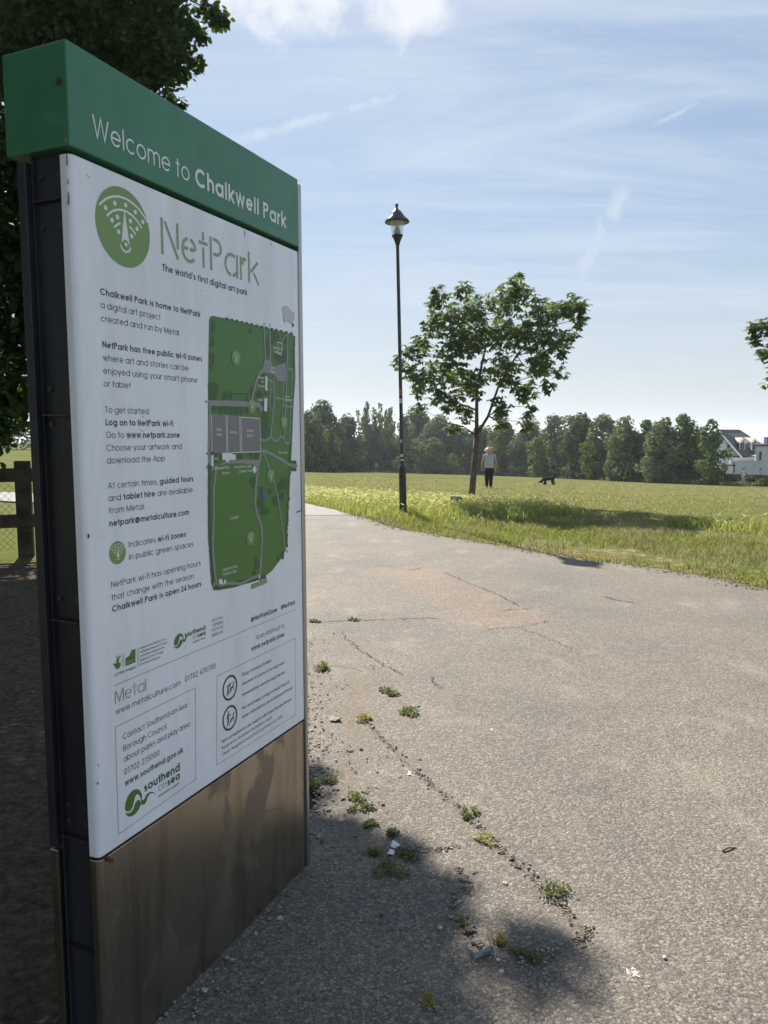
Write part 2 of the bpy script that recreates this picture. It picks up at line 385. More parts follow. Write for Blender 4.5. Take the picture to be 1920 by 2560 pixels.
def seg_dist(x, y, pts):                               # distance to a polyline with varying half-width, in half-widths
    best = np.full(x.shape, 99.0)
    for (x0, y0, w0), (x1, y1, w1) in zip(pts[:-1], pts[1:]):
        dx, dy = x1-x0, y1-y0; t_ = np.clip(((x-x0)*dx+(y-y0)*dy)/(dx*dx+dy*dy), 0, 1)
        d = np.hypot(x-x0-t_*dx, y-y0-t_*dy)/(w0+(w1-w0)*t_); best = np.minimum(best, d)
    return best
CRACKS = [([(773, 1556), (880, 1552), (1000, 1548), (1092, 1545)], 0.010), ([(853, 1577), (887, 1616), (953, 1658), (1011, 1689)], 0.006),
    ([(934, 1700), (976, 1722), (1010, 1765), (1046, 1822)], 0.006), ([(898, 1795), (926, 1816), (999, 1893), (1069, 1955), (1146, 2021), (1184, 2059), (1235, 2106), (1273, 2148), (1330, 2195), (1380, 2244), (1453, 2324), (1478, 2336), (1429, 2367), (1355, 2392), (1290, 2405)], 0.010),
    ([(1017, 2128), (1090, 2127), (1150, 2120)], 0.006), ([(1146, 2177), (1170, 2220), (1130, 2262), (1164, 2324), (1195, 2372), (1240, 2410)], 0.009),
    ([(1020, 1426), (1056, 1420)], 0.012), ([(1110, 1430), (1180, 1462), (1256, 1492), (1300, 1516)], 0.008), ([(1378, 1552), (1290, 1569), (1205, 1574)], 0.006), ([(905, 1421), (1000, 1414), (1064, 1409)], 0.006),
    ([(1505, 1490), (1552, 1502), (1600, 1510)], 0.012), ([(1240, 1530), (1290, 1524), (1330, 1522)], 0.006), ([(1300, 1570), (1380, 1600), (1450, 1640)], 0.005), ([(1072, 1696), (1090, 1712), (1110, 1722)], 0.004)]
# the near part of the path carries its stones as real relief
def relief(x, y):
    g = 0.0068
    u = x/g; w = y/g; iu = np.floor(u).astype(np.int64); iw = np.floor(w).astype(np.int64)
    best = np.full(x.shape, 9.0); hh = np.zeros(x.shape)
    for du in (-1, 0, 1):
        for dw in (-1, 0, 1):
            a_ = iu+du; b_ = iw+dw
            n = (a_*374761393 + b_*668265263) & 0x7fffffff; n = ((n ^ (n >> 13))*1274126177) & 0x7fffffff
            r1 = (n & 1023)/1023.0; r2 = ((n >> 10) & 1023)/1023.0; r3 = ((n >> 20) & 1023)/1023.0
            d = (u-(a_+0.15+0.7*r1))**2 + (w-(b_+0.15+0.7*r2))**2
            k = d < best; best = np.where(k, d, best); hh = np.where(k, r3, hh)
    rough_ = np.clip((fbm(x*2.2, y*2.2, 88, 3)-0.25)*2.0, 0.25, 1.25)
    return 0.0020*rough_*(0.15+1.1*hh*hh)*np.clip(1.15-best*1.5, 0, 1) + 0.006*(fbm(x*6, y*6, 9, 3)-0.5)
NEAR1 = 4.6
yy = np.arange(1.45, NEAR1, 0.0046); nc = 520
yv = np.repeat(yy[:, None], nc, 1)
lf = np.maximum(xl(yy), -0.62*yy-0.25); rt_ = np.minimum(xr(yy), 0.60*yy+0.35)
u = np.linspace(0, 1, nc)[None, :]
xv = lf[:, None]*(1-u)+rt_[:, None]*u
# soil washed over the broken edge and packed into the cracks
SOIL = [((-0.30, 5.6, .16), (-0.24, 4.9, .20), (-0.16, 4.2, .20), (-0.13, 3.6, .16), (-0.17, 3.2, .15), (-0.14, 2.92, .10), (-0.03, 2.75, .075), (0.03, 2.62, .05)), ((gpt(1185, 2350)[0], gpt(1185, 2350)[1], .035), (gpt(1225, 2385)[0], gpt(1225, 2385)[1], .045), (gpt(1215, 2455)[0], gpt(1215, 2455)[1], .035))]
def dirt_at(x, y, cracks=True):
    j = 0.45*(fbm(x*5, y*5, 51, 4)-0.5)
    d = np.full(x.shape, 9.0)
    for P in SOIL: d = np.minimum(d, seg_dist(x, y, P))
    out = np.clip(1.02-d*0.8, 0, 1)*0.62+2.1*j*np.clip(1.9-d, 0, 1)
    for pts, w in (CRACKS if cracks else ()):
        P = [gpt(*p)[:2] for p in pts]; q = seg_dist(x+0.012*(fbm(x*22, y*22, 61, 2)-.5), y+0.03*(fbm(x*22, y*22, 62, 2)-.5), [(a_[0], a_[1], w*1.5) for a_ in P])
        out = np.maximum(out, np.clip(1.35-q, 0, 1)*(0.55+0.6*fbm(x*7, y*7, 63, 2)))
    return np.clip(out, 0, 1)
strip_sheet('path', -6, 4.6, 0.2, 12, 0.0, m_asph, xl, xr); strip_sheet('path', 4.55, 15.0, 0.045, 190, 0.001, m_asph, xl, xr, True); strip_sheet('path', 14.95, 50, 0.1, 12, 0.0, m_asph, xl, xr)
DV = dirt_at(xv.ravel(), yv.ravel()).reshape(xv.shape)
zv = relief(xv, yv)*(1-0.55*DV)-0.004*DV
edge = np.minimum(np.minimum(yv-1.45, NEAR1-yv), np.minimum(xv-lf[:, None]+0.02, rt_[:, None]-xv))
zv = zv*np.clip(edge/0.25, 0.02, 1)+0.004
ii = np.arange(len(yy)*nc).reshape(len(yy), nc)
F = np.stack([ii[:-1, :-1], ii[:-1, 1:], ii[1:, 1:], ii[1:, :-1]], -1).reshape(-1, 4)
me = arr_mesh('path_surface', np.stack([xv, yv, zv], -1).reshape(-1, 3), F)
me.attributes.new('dirt', 'FLOAT', 'POINT').data.foreach_set('value', DV.ravel().astype(np.float32))
tag(link('path_surface', me, m_asph, smooth=True), kind='structure')
m_asph2 = noisy('old_concrete', (0.185, 0.178, 0.166), (0.25, 0.24, 0.222), 30, 0.85, bump=0.4)
strip_sheet('path_far_section', 15.05, 45, 0.1, 8, 0.006, m_asph2, lambda y: xl(y)+0.06, lambda y: xr(y)-0.05)

def poly_sheet(name, pts, lift, m, ragged=0.012, sub=14, relief_on=False):
    P = [np.array(p, float)[:2] for p in pts]; out = []
    for i, p in enumerate(P):
        q = P[(i+1) % len(P)]
        for k in range(sub):
            w = p+(q-p)*k/sub; out.append(w+rng.normal(0, ragged, 2))
    mb = MB(); mb.face([(w[0], w[1], float(hz(w[0], w[1]))+lift) for w in out])
    me = bpy.data.meshes.new(name); bm = bmesh.new()
    vs = [bm.verts.new((w[0], w[1], float(hz(w[0], w[1]))+lift)) for w in out]
    f = bm.faces.new(vs); bmesh.ops.triangulate(bm, faces=[f]); bm.to_mesh(me); bm.free()
    return tag(link(name, me, m), kind='structure')
m_red = mat('red_asphalt', (0.3, 0.2, 0.15), 0.85, 0, 0.3)
t = NT(m_red); v = t.vec(); vo = t.voro(v, 120.0); sc = t.n('ShaderNodeSeparateColor'); t.L.new(vo.outputs['Color'], sc.inputs[0])
c = t.ramp(sc.outputs[0], [(0, (0.19, 0.150, 0.128)), (0.5, (0.34, 0.272, 0.232)), (1, (0.50, 0.42, 0.36))])
t.col(t.mix(t.mr(t.noise(v, 3.0, 4), 0.38, 0.62, 0.1, 0.95), c, (0.285, 0.262, 0.232))); t.nrm(t.bump(vo.outputs['Distance'], 0.8, 0.008))
m_soil = mat('bare_soil', (0.2, 0.16, 0.12), 0.95, 0, 0.1)
t = NT(m_soil); v = t.vec()
t.col(t.ramp(t.noise(v, 26, 7, 0.7), [(0.28, (0.040, 0.031, 0.023)), (0.5, (0.105, 0.080, 0.056)), (0.72, (0.20, 0.158, 0.11))]))
t.nrm(t.bump(t.noise(v, 60, 6, 0.7), 1.0, 0.02))
m_crack = noisy('crack_dirt', (0.035, 0.031, 0.027), (0.12, 0.10, 0.08), 30, 0.95)
def crack(name, pts, w0, m=m_crack, jit=0.012, n=12, lift=0.0065):
    P = [gpt(*p)[:2] for p in pts]; L_ = []
    for a_, b_ in zip(P[:-1], P[1:]):
        for k in range(n): L_.append(a_+(b_-a_)*k/n)
    L_.append(P[-1]); L_ = np.array(L_); L_ = L_+rng.normal(0, jit*0.5, L_.shape)
    T = np.gradient(L_, axis=0); T /= np.linalg.norm(T, axis=1)[:, None]+1e-9; Nn = np.stack([-T[:, 1], T[:, 0]], -1)
    w = w0*(0.35+1.3*rng.random(len(L_)))[:, None]; w[0] = w[-1] = 0.001
    A = L_+Nn*w; B = L_-Nn*w
    V = np.concatenate([np.c_[A, hz(A[:, 0], A[:, 1])+lift], np.c_[B, hz(B[:, 0], B[:, 1])+lift]]); k = len(L_)
    F = [(i, i+1, k+i+1, k+i) for i in range(k-1)]
    tag(link(name, arr_mesh(name, V, F), m), kind='structure')
for pts, w in CRACKS:
    if min(gpt(*p)[1] for p in pts) > 4.2: crack('path_crack', pts, w*0.55, jit=0.03)
# bare earth under the trees left of the sign, as relief
gx = np.linspace(-9, 0.1, 260); gy = np.linspace(-2.5, 9.6, 420); SX, SY = np.meshgrid(gx, gy)
keep = np.clip((xl(SY)-SX)/0.12, 0, 1)*np.clip((9.6-SY)/0.6, 0, 1)
SZ = -0.030+keep*0.042+0.030*(fbm(SX*3, SY*3, 5)-0.5)*keep+0.020*(fbm(SX*14, SY*14, 6, 3)-0.5)*keep
ii = np.arange(SX.size).reshape(SX.shape)
F = np.stack([ii[:-1, :-1], ii[:-1, 1:], ii[1:, 1:], ii[1:, :-1]], -1).reshape(-1, 4)
tag(link('bare_earth', arr_mesh('bare_earth', np.stack([SX, SY, SZ], -1).reshape(-1, 3), F), m_soil, smooth=True), kind='structure')

# --- sea and the far shore
m_sea = mat('sea_water', (0.10, 0.16, 0.20), 0.30, 0, 0.5)
t = NT(m_sea); t.nrm(t.bump(t.noise(t.vec((0.002, 0.01, 1)), 3.0, 4), 0.4, 4.0))
mb = MB(); mb.face([(-60000, 700, -30), (60000, 700, -30), (60000, 58000, -30), (-60000, 58000, -30)])
tag(mb.build('sea', m_sea), kind='structure')
m_hill = noisy('far_hills', (0.16, 0.20, 0.22), (0.20, 0.24, 0.25), 0.002, 0.9)
xx = np.linspace(9000, 26000, 60); hgt_ = 62*np.clip((xx-9800)/900, 0, 1)*(0.75+0.35*np.array([math.sin(q*0.0011)*math.sin(q*0.0004+1) for q in xx]))
mb = MB(); mb.loft([[(x, 21000, -31), (x, 21200, -30+h), (x, 23500, -30+h*0.9), (x, 24000, -31)] for x, h in zip(xx, hgt_)])
tag(mb.build('hills', m_hill, smooth=True), kind='structure')

# ================================================================== grass (nobody could count the blades)
def blades(P, h, w, lean, curl=0.5):
    n = len(P); ang = rng.random(n)*6.283; la = rng.random(n)*6.283
    h = np.asarray(h); d = np.stack([np.cos(ang), np.sin(ang), np.zeros(n)], -1)*np.asarray(w)[:, None]/2
    l = np.stack([np.cos(la), np.sin(la), np.zeros(n)], -1)*(h*lean*(0.3+rng.random(n)))[:, None]
    up = np.zeros((n, 3)); up[:, 2] = h
    mid = P+up*0.55+l*0.35; tip = P+up*(1-0.25*curl*rng.random(n))[:, None]+l*1.1
    V = np.stack([P-d, P+d, mid-d*0.75, mid+d*0.75, tip], 1).reshape(-1, 3)
    o = np.arange(n)[:, None]*5
    F = np.stack([o+np.array([0, 1, 3]), o+np.array([0, 3, 2]), o+np.array([2, 3, 4])], 1).reshape(-1, 3)
    return V, F, tip, l
def heads(tip, l, size):
    n = len(tip); ln = l/(np.linalg.norm(l, axis=1)[:, None]+1e-6)
    ax = ln*0.8+np.array([0, 0, 0.35]); ax = ax/np.linalg.norm(ax, axis=1)[:, None]*np.asarray(size)[:, None]
    s = np.cross(ax, rng.normal(size=(n, 3))); s = s/(np.linalg.norm(s, axis=1)[:, None]+1e-6)*np.asarray(size)[:, None]*0.12
    V = np.stack([tip-ax*0.15, tip+ax*0.35+s, tip+ax, tip+ax*0.35-s], 1).reshape(-1, 3)
    o = np.arange(n)[:, None]*4
    F = np.concatenate([o+np.array([0, 1, 2]), o+np.array([0, 2, 3])], 0)
    return V, F
def join_tri(parts):
    Vs = []; Fs = []; M = []; o = 0
    for V, F, m in parts: Vs.append(V); Fs.append(F+o); M.append(np.full(len(F), m)); o += len(V)
    return np.concatenate(Vs), np.concatenate(Fs), np.concatenate(M)
TALL = [(-6, 27, 2.6), (-3.2, 23, 2.6), (-1.0, 19.6, 2.7), (0.5, 17.1, 2.6), (2.0, 16.1, 2.1), (2.9, 15.6, 1.3), (3.6, 15.3, 0.5)]
TALL2 = [(5.2, 13.4, 0.4), (6.1, 12.9, 0.9), (7.5, 12.4, 1.1), (9.5, 11.6, 1.2)]
def tallness(x, y): return np.minimum(seg_dist(x, y, TALL), seg_dist(x, y, TALL2)) + 0.55*(fbm(x*1.1, y*1.1, 31, 3)-0.5)
def samp(n, y0, y1, pw=1.0):
    y = y0+(y1-y0)*rng.random(n)**pw; x = (-0.22*y-1.5)+(0.78*y+2.6)*rng.random(n)
    k = (x > xr(y)+0.01+0.10*(rng.random(n)**2)); return x[k], y[k]
G_GREEN = leafmat('grass_green', [(0.085, 0.125, 0.030), (0.14, 0.18, 0.045), (0.21, 0.225, 0.075), (0.10, 0.145, 0.035)], 0.45, 0.6, 0.25)
G_FIELD = leafmat('grass_field', [(0.18, 0.20, 0.095), (0.265, 0.262, 0.14), (0.36, 0.34, 0.20), (0.20, 0.225, 0.10)], 0.42, 0.6, 0.2, 1.35, 0, 0.7)
G_TALL = leafmat('grass_tall', [(0.14, 0.19, 0.06), (0.23, 0.27, 0.10), (0.36, 0.36, 0.17)], 0.5, 0.6, 0.25, 1.4, 0, 0.6)
G_HEAD = leafmat('grass_heads', [(0.34, 0.36, 0.19), (0.46, 0.45, 0.28), (0.38, 0.42, 0.22)], 0.5, 0.6, 0.2, 1.4, 0, 0.62)
G_DRY = leafmat('grass_dry', [(0.25, 0.24, 0.14), (0.34, 0.32, 0.20), (0.20, 0.205, 0.10)], 0.34, 0.7, 0.2, 1.3, 0, 0.7)
def ground_pts(x, y): return np.stack([x, y, hz(x, y)-0.035], -1)
# verge
x, y = samp(150000, 7.0, 24.0, 1.25)
de = x-xr(y); w_ = fbm(x*1.3, y*1.3, 41, 3)
bare = np.where((x > 1.0) & (x < 6.8), np.clip(1-np.abs(de-1.1)/1.3, 0, 1)*fbm(x*0.9, y*1.6, 21), 0)
k = (tallness(x, y) > 0.9) & (de < 3.4+1.5*w_) & (rng.random(len(x)) > bare*1.75)
x, y, de, w_ = x[k], y[k], de[k], w_[k]
h = (0.03+0.05*rng.random(len(x)))*(0.3+1.4*w_)*np.clip(0.55+de, 0.55, 1.2)+0.022
V, F, tip, l = blades(ground_pts(x, y), h, 0.007+0.009*rng.random(len(x)), 0.7)
mi = np.where(rng.random(len(x)) < np.clip(0.10+0.75*(w_-0.42)*3+0.25*((x > 2) & (de > 0.5)), 0.03, 0.8), 1, 0)
me = arr_mesh('verge_grass', V, F); me.polygons.foreach_set('material_index', np.repeat(mi, 3).astype(np.int32))
tag(link('verge_grass', me, [G_GREEN, G_DRY]), 'short green and straw coloured grass along the edge of the asphalt path', 'grass', kind='stuff')
# long grass with pale seed heads
x, y = samp(150000, 9.5, 29.0, 1.1); tl = tallness(x, y); k = tl < 1.0; x, y, tl = x[k], y[k], tl[k]
fall = np.clip((1.08-tl)*2.4, 0.30, 1)
h = (0.10+0.17*rng.random(len(x)))*fall*(0.7+.6*fbm(x*2.1, y*2.1, 91, 3))
V, F, tip, l = blades(ground_pts(x, y), h, 0.008+0.010*rng.random(len(x)), 0.55)
s_ = (rng.random(len(x)) < 0.62*fall*np.clip((15.2-0.25*(x-2)-y)*-0.5, 0.12, 1)*(0.25+1.4*fbm(x*0.7, y*0.7, 77, 3)))
V2, F2 = heads(tip[s_], l[s_], 0.055+0.04*rng.random(int(s_.sum())))
Vt, Ft, Mt = join_tri([(V, F, 0), (V2, F2, 1)])
me = arr_mesh('long_grass', Vt, Ft); me.polygons.foreach_set('material_index', Mt.astype(np.int32))
tag(link('long_grass', me, [G_TALL, G_HEAD]), 'unmown long grass with pale yellow seed heads round the lamp post and young tree', 'grass', kind='stuff')
# mown field
x, y = samp(150000, 11.0, 60.0, 1.5); k = (tallness(x, y) > 0.85) & (x-xr(y) > 2.0); x, y = x[k], y[k]
sz = np.clip(y/18.0, 0.8, 2.6)
V, F, tip, l = blades(ground_pts(x, y), (0.025+0.035*rng.random(len(x)))*(0.8+0.25*sz), (0.010+0.010*rng.random(len(x)))*sz, 0.8)
tag(link('mown_grass', arr_mesh('mown_grass', V, F), G_FIELD), 'short mown grass of the open park field', 'grass', kind='stuff')
# rough dry strip at the far edge of the field, in front of the trees
def base_px(px): return np.interp(px, [600, 760, 930, 1190, 1400, 1560, 1700, 1800, 1920, 2200], [1178, 1179, 1180, 1187, 1195, 1203, 1209, 1212, 1216, 1228])
EDGE = np.array([gpt(q, base_px(q)) for q in np.linspace(640, 2080, 90)])   # foot of the distant trees
n = 15000; s0 = rng.random(n)*88.9; i0 = s0.astype(int); f0 = (s0-i0)[:, None]
xy = EDGE[i0, :2]*(1-f0)+EDGE[i0+1, :2]*f0; xy = xy*(1+rng.random((n, 1))*0.03)
x, y = xy[:, 0], xy[:, 1]
V, F, tip, l = blades(np.stack([x, y, hz(x, y)-0.05], -1), 0.18+0.40*rng.random(n)**2, 0.10+0.10*rng.random(n), 0.6)
tag(link('rough_grass', arr_mesh('rough_grass', V, F), leafmat('grass_rough', [(0.15, 0.14, 0.07), (0.24, 0.21, 0.12), (0.11, 0.12, 0.05)], 0.3, 0.8, 0.1)), 'rough straw coloured grass along the foot of the distant trees', 'grass', kind='stuff')

# ================================================================== the park sign
SX0, SY0, SYAW = -0.43765*CAM_H, 1.1187*CAM_H, 1.1615
SW, STOP, SHB, SPT, SPB, SDEP = 0.6379*CAM_H, (1+0.5458)*CAM_H, (1+0.4049)*CAM_H, (1+0.3956)*CAM_H, (1-0.6427)*CAM_H, 0.1159*CAM_H
SD = np.array([math.cos(SYAW), math.sin(SYAW), 0]); SN = np.array([-math.sin(SYAW), math.cos(SYAW), 0]); SO = np.array([SX0, SY0, 0])
def on_sign(px, py):                                   # photo pixel -> (along, up) on the sign's face, metres
    d = ray(px, py); s_ = ((SO-CAM)@SN)/(d@SN); P = CAM+d*s_
    return float((P-SO)@SD), float(P[2])
ZR = {1: (0, 0, 780/1659), 2: (200, 680, 580/1659), 3: (200, 1180, 580/1659), 4: (240, 1500, 540/1659), 8: (500, 760, 280/837), 9: (260, 1880, 260/1659), 5: (270, 1560, 290/1659), 6: (530, 1640, 230/1659), 7: (220, 440, 520/1659)}
def zs(r_, x, y): a_ = ZR[r_]; return on_sign(a_[0]+x*a_[2], a_[1]+y*a_[2])

# --- a monoline geometric alphabet: every letter is drawn as strokes
def arc(cx, cy, rx, ry, a0, a1, n=None):
    n = n or max(4, int(abs(a1-a0)/15))
    return [(cx+rx*math.cos(R(a0+(a1-a0)*i/n)), cy+ry*math.sin(R(a0+(a1-a0)*i/n))) for i in range(n+1)]
def glyph(ch, t, ext=1.0):
    b = t/2; X = 0.74; x = X-b; c = 1-b; d = -0.27+b; K = 0.5523
    h = X/2
    def bowl(w, a0=0, a1=360): return arc(w/2, h, w/2-b, h-b, a0, a1)
    def S(w, hh):
        r1 = (hh-2*b)*0.24; r2 = (hh-2*b)*0.26; y1 = hh-b-r1; y2 = b+r2; rx = w/2-b
        return arc(w/2, y1, rx*0.94, r1, 35, 270)+arc(w/2, y2, rx, r2, 90, -145)[1:]
    g = None
    if ch == ' ': return 0.30, []
    if ch == 'a': g = (.76, [bowl(.76), [(.76-b, 0), (.76-b, X)]])
    elif ch == 'b': g = (.76, [bowl(.76), [(b, 0), (b, 1)]])
    elif ch == 'c': g = (.66, [arc(.37, h, .37-b, h-b, 48, 312)])
    elif ch == 'd': g = (.76, [bowl(.76), [(.76-b, 0), (.76-b, 1)]])
    elif ch == 'e': g = (.72, [arc(.36, h, .36-b, h-b, 0, 322), [(b, h), (.72-b*.6, h)]])
    elif ch == 'f': g = (.40, [[(.11+b, 0), (.11+b, .76)]+arc(.34, .76, .23-b, .24-b, 180, 75), [(0, x-.03), (.34, x-.03)]])
    elif ch == 'g': g = (.76, [bowl(.76), [(.76-b, X), (.76-b, .02)]+arc(.38, .0, .38-b, .27-b, 0, -150)])
    elif ch == 'h': g = (.62, [[(b, 0), (b, 1)], arc(.31, .43, .31-b, .31-b, 180, 0)+[(.62-b, 0)]])
    elif ch == 'i': g = (t+.02, [[(b+.01, 0), (b+.01, X)], [(b+.01, .86), (b+.01, .86+max(t, .11))]])
    elif ch == 'j': g = (t+.06, [[(b+.05, X), (b+.05, -.1)]+arc(-.05, -.1, .1+b, .17-b, 0, -80), [(b+.05, .86), (b+.05, .86+max(t, .11))]])
    elif ch == 'k': g = (.60, [[(b, 0), (b, 1)], [(.56, X), (b+.02, .27)], [(.20, .40), (.60-b*.6, 0)]])
    elif ch == 'l': g = (t+.02, [[(b+.01, 0), (b+.01, 1)]])
    elif ch == 'm': g = (1.0, [[(b, 0), (b, X)], arc(.25+b/2, .48, .25-b/2, .26-b, 180, 0)+[(.5, 0)], arc(.75-b/2, .48, .25-b/2, .26-b, 180, 0)+[(1-b, 0)]])
    elif ch == 'n': g = (.62, [[(b, 0), (b, X)], arc(.31, .43, .31-b, .31-b, 180, 0)+[(.62-b, 0)]])
    elif ch == 'o': g = (.74, [bowl(.74)])
    elif ch == 'p': g = (.76, [bowl(.76), [(b, -.27), (b, X)]])
    elif ch == 'q': g = (.76, [bowl(.76), [(.76-b, -.27), (.76-b, X)]])
    elif ch == 'r': g = (.36, [[(b, 0), (b, X)], arc(.36, .42, .36-b, .32-b, 180, 88)])
    elif ch == 's': g = (.48, [S(.48, X)])
    elif ch == 't': g = (.36, [[(.13+b, 0), (.13+b, .96)], [(0, x), (.36, x)]])
    elif ch == 'u': g = (.62, [[(b, X), (b, .31)]+arc(.31, .31, .31-b, .31-b, 180, 360)[1:], [(.62-b, 0), (.62-b, X)]])
    elif ch == 'v': g = (.60, [[(b*.8, X), (.30, b*.6), (.60-b*.8, X)]])
    elif ch == 'w': g = (.90, [[(b*.8, X), (.25, b*.6), (.45, X-b*.4), (.65, b*.6), (.90-b*.8, X)]])
    elif ch == 'x': g = (.56, [[(b, X), (.56-b, 0)], [(.56-b, X), (b, 0)]])
    elif ch == 'y': g = (.60, [[(b*.8, X), (.31, .06)], [(.60-b*.8, X), (.20, -.27)]])
    elif ch == 'z': g = (.50, [[(.03, x), (.50-b, x), (b, b), (.48, b)]])
    elif ch == 'A': g = (.80, [[(b*.8, 0), (.40, c), (.80-b*.8, 0)], [(.17, .30), (.63, .30)]])
    elif ch == 'B': g = (.60, [[(.3, .53), (b, .53), (b, c), (.33, c)]+arc(.33, .765, .21, .235-b, 90, -90), [(.3, .53)]+arc(.34, .265, .26-b, .265-b, 90, -90)+[(b, b), (b, .53)]])
    elif ch == 'C': g = (.90, [arc(.50, .5, .50-b, .5-b, 45, 315)])
    elif ch == 'D': g = (.78, [[(b, b), (b, c), (.28, c)]+arc(.28, .5, .50-b, .5-b, 90, -90)+[(b, b)]])
    elif ch == 'E': g = (.52, [[(.52, c), (b, c), (b, b), (.52, b)], [(b, .53), (.48, .53)]])
    elif ch == 'F': g = (.50, [[(.50, c), (b, c), (b, 0)], [(b, .53), (.46, .53)]])
    elif ch == 'G': g = (.95, [arc(.50, .5, .50-b, .5-b, 42, 360)+[(.52, .5)]])
    elif ch == 'H': g = (.70, [[(b, 0), (b, 1)], [(.70-b, 0), (.70-b, 1)], [(b, .53), (.70-b, .53)]])
    elif ch == 'I': g = (t+.04, [[(b+.02, 0), (b+.02, 1)]])
    elif ch == 'L': g = (.46, [[(b, 1), (b, b), (.46, b)]])
    elif ch == 'M': g = (.92, [[(b, 0), (b, 1)], [(b, c), (.46, .06), (.92-b, c)], [(.92-b, 0), (.92-b, 1)]])
    elif ch == 'N': g = (.74, [[(b, 0), (b, 1)], [(b, c), (.74-b, b)], [(.74-b, 0), (.74-b, 1)]])
    elif ch == 'O': g = (1.0, [arc(.5, .5, .5-b, .5-b, 0, 360)])
    elif ch == 'P': g = (.60, [[(b, 0), (b, c), (.32, c)]+arc(.32, .73, .28-b, .27-b, 90, -90)+[(b, .46+b*.5)]])
    elif ch == 'R': g = (.62, [[(b, 0), (b, c), (.33, c)]+arc(.33, .74, .27-b, .26-b, 90, -90)+[(b, .48+b*.5)], [(.32, .48), (.60-b*.6, 0)]])
    elif ch == 'S': g = (.54, [S(.54, 1.0)])
    elif ch == 'T': g = (.54, [[(0, c), (.54, c)], [(.27, 0), (.27, c)]])
    elif ch == 'U': g = (.66, [[(b, 1), (b, .33)]+arc(.33, .33, .33-b, .33-b, 180, 360)+[(.66-b, 1)]])
    elif ch == 'V': g = (.74, [[(b*.8, 1), (.37, b*.6), (.74-b*.8, 1)]])
    elif ch == 'W': g = (1.10, [[(b*.8, 1), (.30, b*.6), (.55, c), (.80, b*.6), (1.10-b*.8, 1)]])
    elif ch == 'Y': g = (.68, [[(b*.8, 1), (.34, .45), (.68-b*.8, 1)], [(.34, .45), (.34, 0)]])
    elif ch == 'Z': g = (.58, [[(.03, c), (.58-b, c), (b, b), (.57, b)]])
    elif ch == '0': g = (.58, [arc(.29, .5, .29-b, .5-b, 0, 360)])
    elif ch == '1': g = (.40, [[(.07, .86), (.25, c), (.25, 0)]])
    elif ch == '2': g = (.58, [arc(.28, .71, .27-b, .29-b, 170, -35)+[(b*1.4, b), (.57, b)]])
    elif ch == '3': g = (.56, [arc(.27, .75, .24-b, .25-b, 165, -80)+arc(.27, .28, .29-b, .28-b, 80, -165)])
    elif ch == '4': g = (.60, [[(.44, 0), (.44, c), (b, .24), (.60, .24)]])
    elif ch == '5': g = (.58, [[(.52, c), (.16, c), (.09, .52)]+arc(.28, .32, .30-b, .32-b, 130, -160)])
    elif ch == '6': g = (.58, [arc(.29, .31, .29-b, .31-b, 0, 360), [(.40, 1), (.08, .42)]])
    elif ch == '7': g = (.54, [[(0, c), (.50, c), (.17, 0)]])
    elif ch == '8': g = (.58, [arc(.29, .74, .24-b, .26-b, 0, 360), arc(.29, .28, .29-b, .28-b, 0, 360)])
    elif ch == '.': g = (max(t, .11)+.04, [[(b+.03, 0), (b+.03, max(t, .11))]])
    elif ch == ',': g = (max(t, .11)+.04, [[(b+.04, max(t, .11)), (b-.02, -.14)]])
    elif ch == ':': g = (max(t, .11)+.04, [[(b+.03, 0), (b+.03, max(t, .11))], [(b+.03, .5), (b+.03, .5+max(t, .11))]])
    elif ch == "'": g = (t+.03, [[(b+.03, 1), (b, .76)]])
    elif ch == '(': g = (.26, [arc(.42, .42, .40-b, .64, 120, 240)])
    elif ch == ')': g = (.26, [arc(-.16, .42, .40-b, .64, 60, -60)])
    elif ch == '-': g = (.30, [[(0, .37), (.30, .37)]])
    elif ch == '@': g = (1.05, [arc(.5, .40, .5-b, .5-b, -40, 300), arc(.48, .40, .21, .21, 0, 360), [(.70, .62), (.70, .26), (.90, .22)]])
    elif ch == '#': g = (.72, [[(.22, 0), (.34, 1)], [(.44, 0), (.56, 1)], [(.04, .66), (.72, .66)], [(0, .34), (.68, .34)]])
    elif ch == '&': g = (.74, [[(.72, 0), (.16, .66)]+arc(.30, .80, .17, .2-b, 200, -60)+[(.12, .34)]+arc(.28, .25, .24, .25-b, 150, 330)+[(.68, .44)]])
    elif ch == '\u00a3': g = (.58, [arc(.34, .74, .2, .26-b, 10, 180)+[(.14, .5), (.14, b), (.04, b)], [(.04, b), (.56, b)], [(.02, .48), (.42, .48)]])
    else: g = (.5, [[(0, .4), (.5, .4)]])
    return g
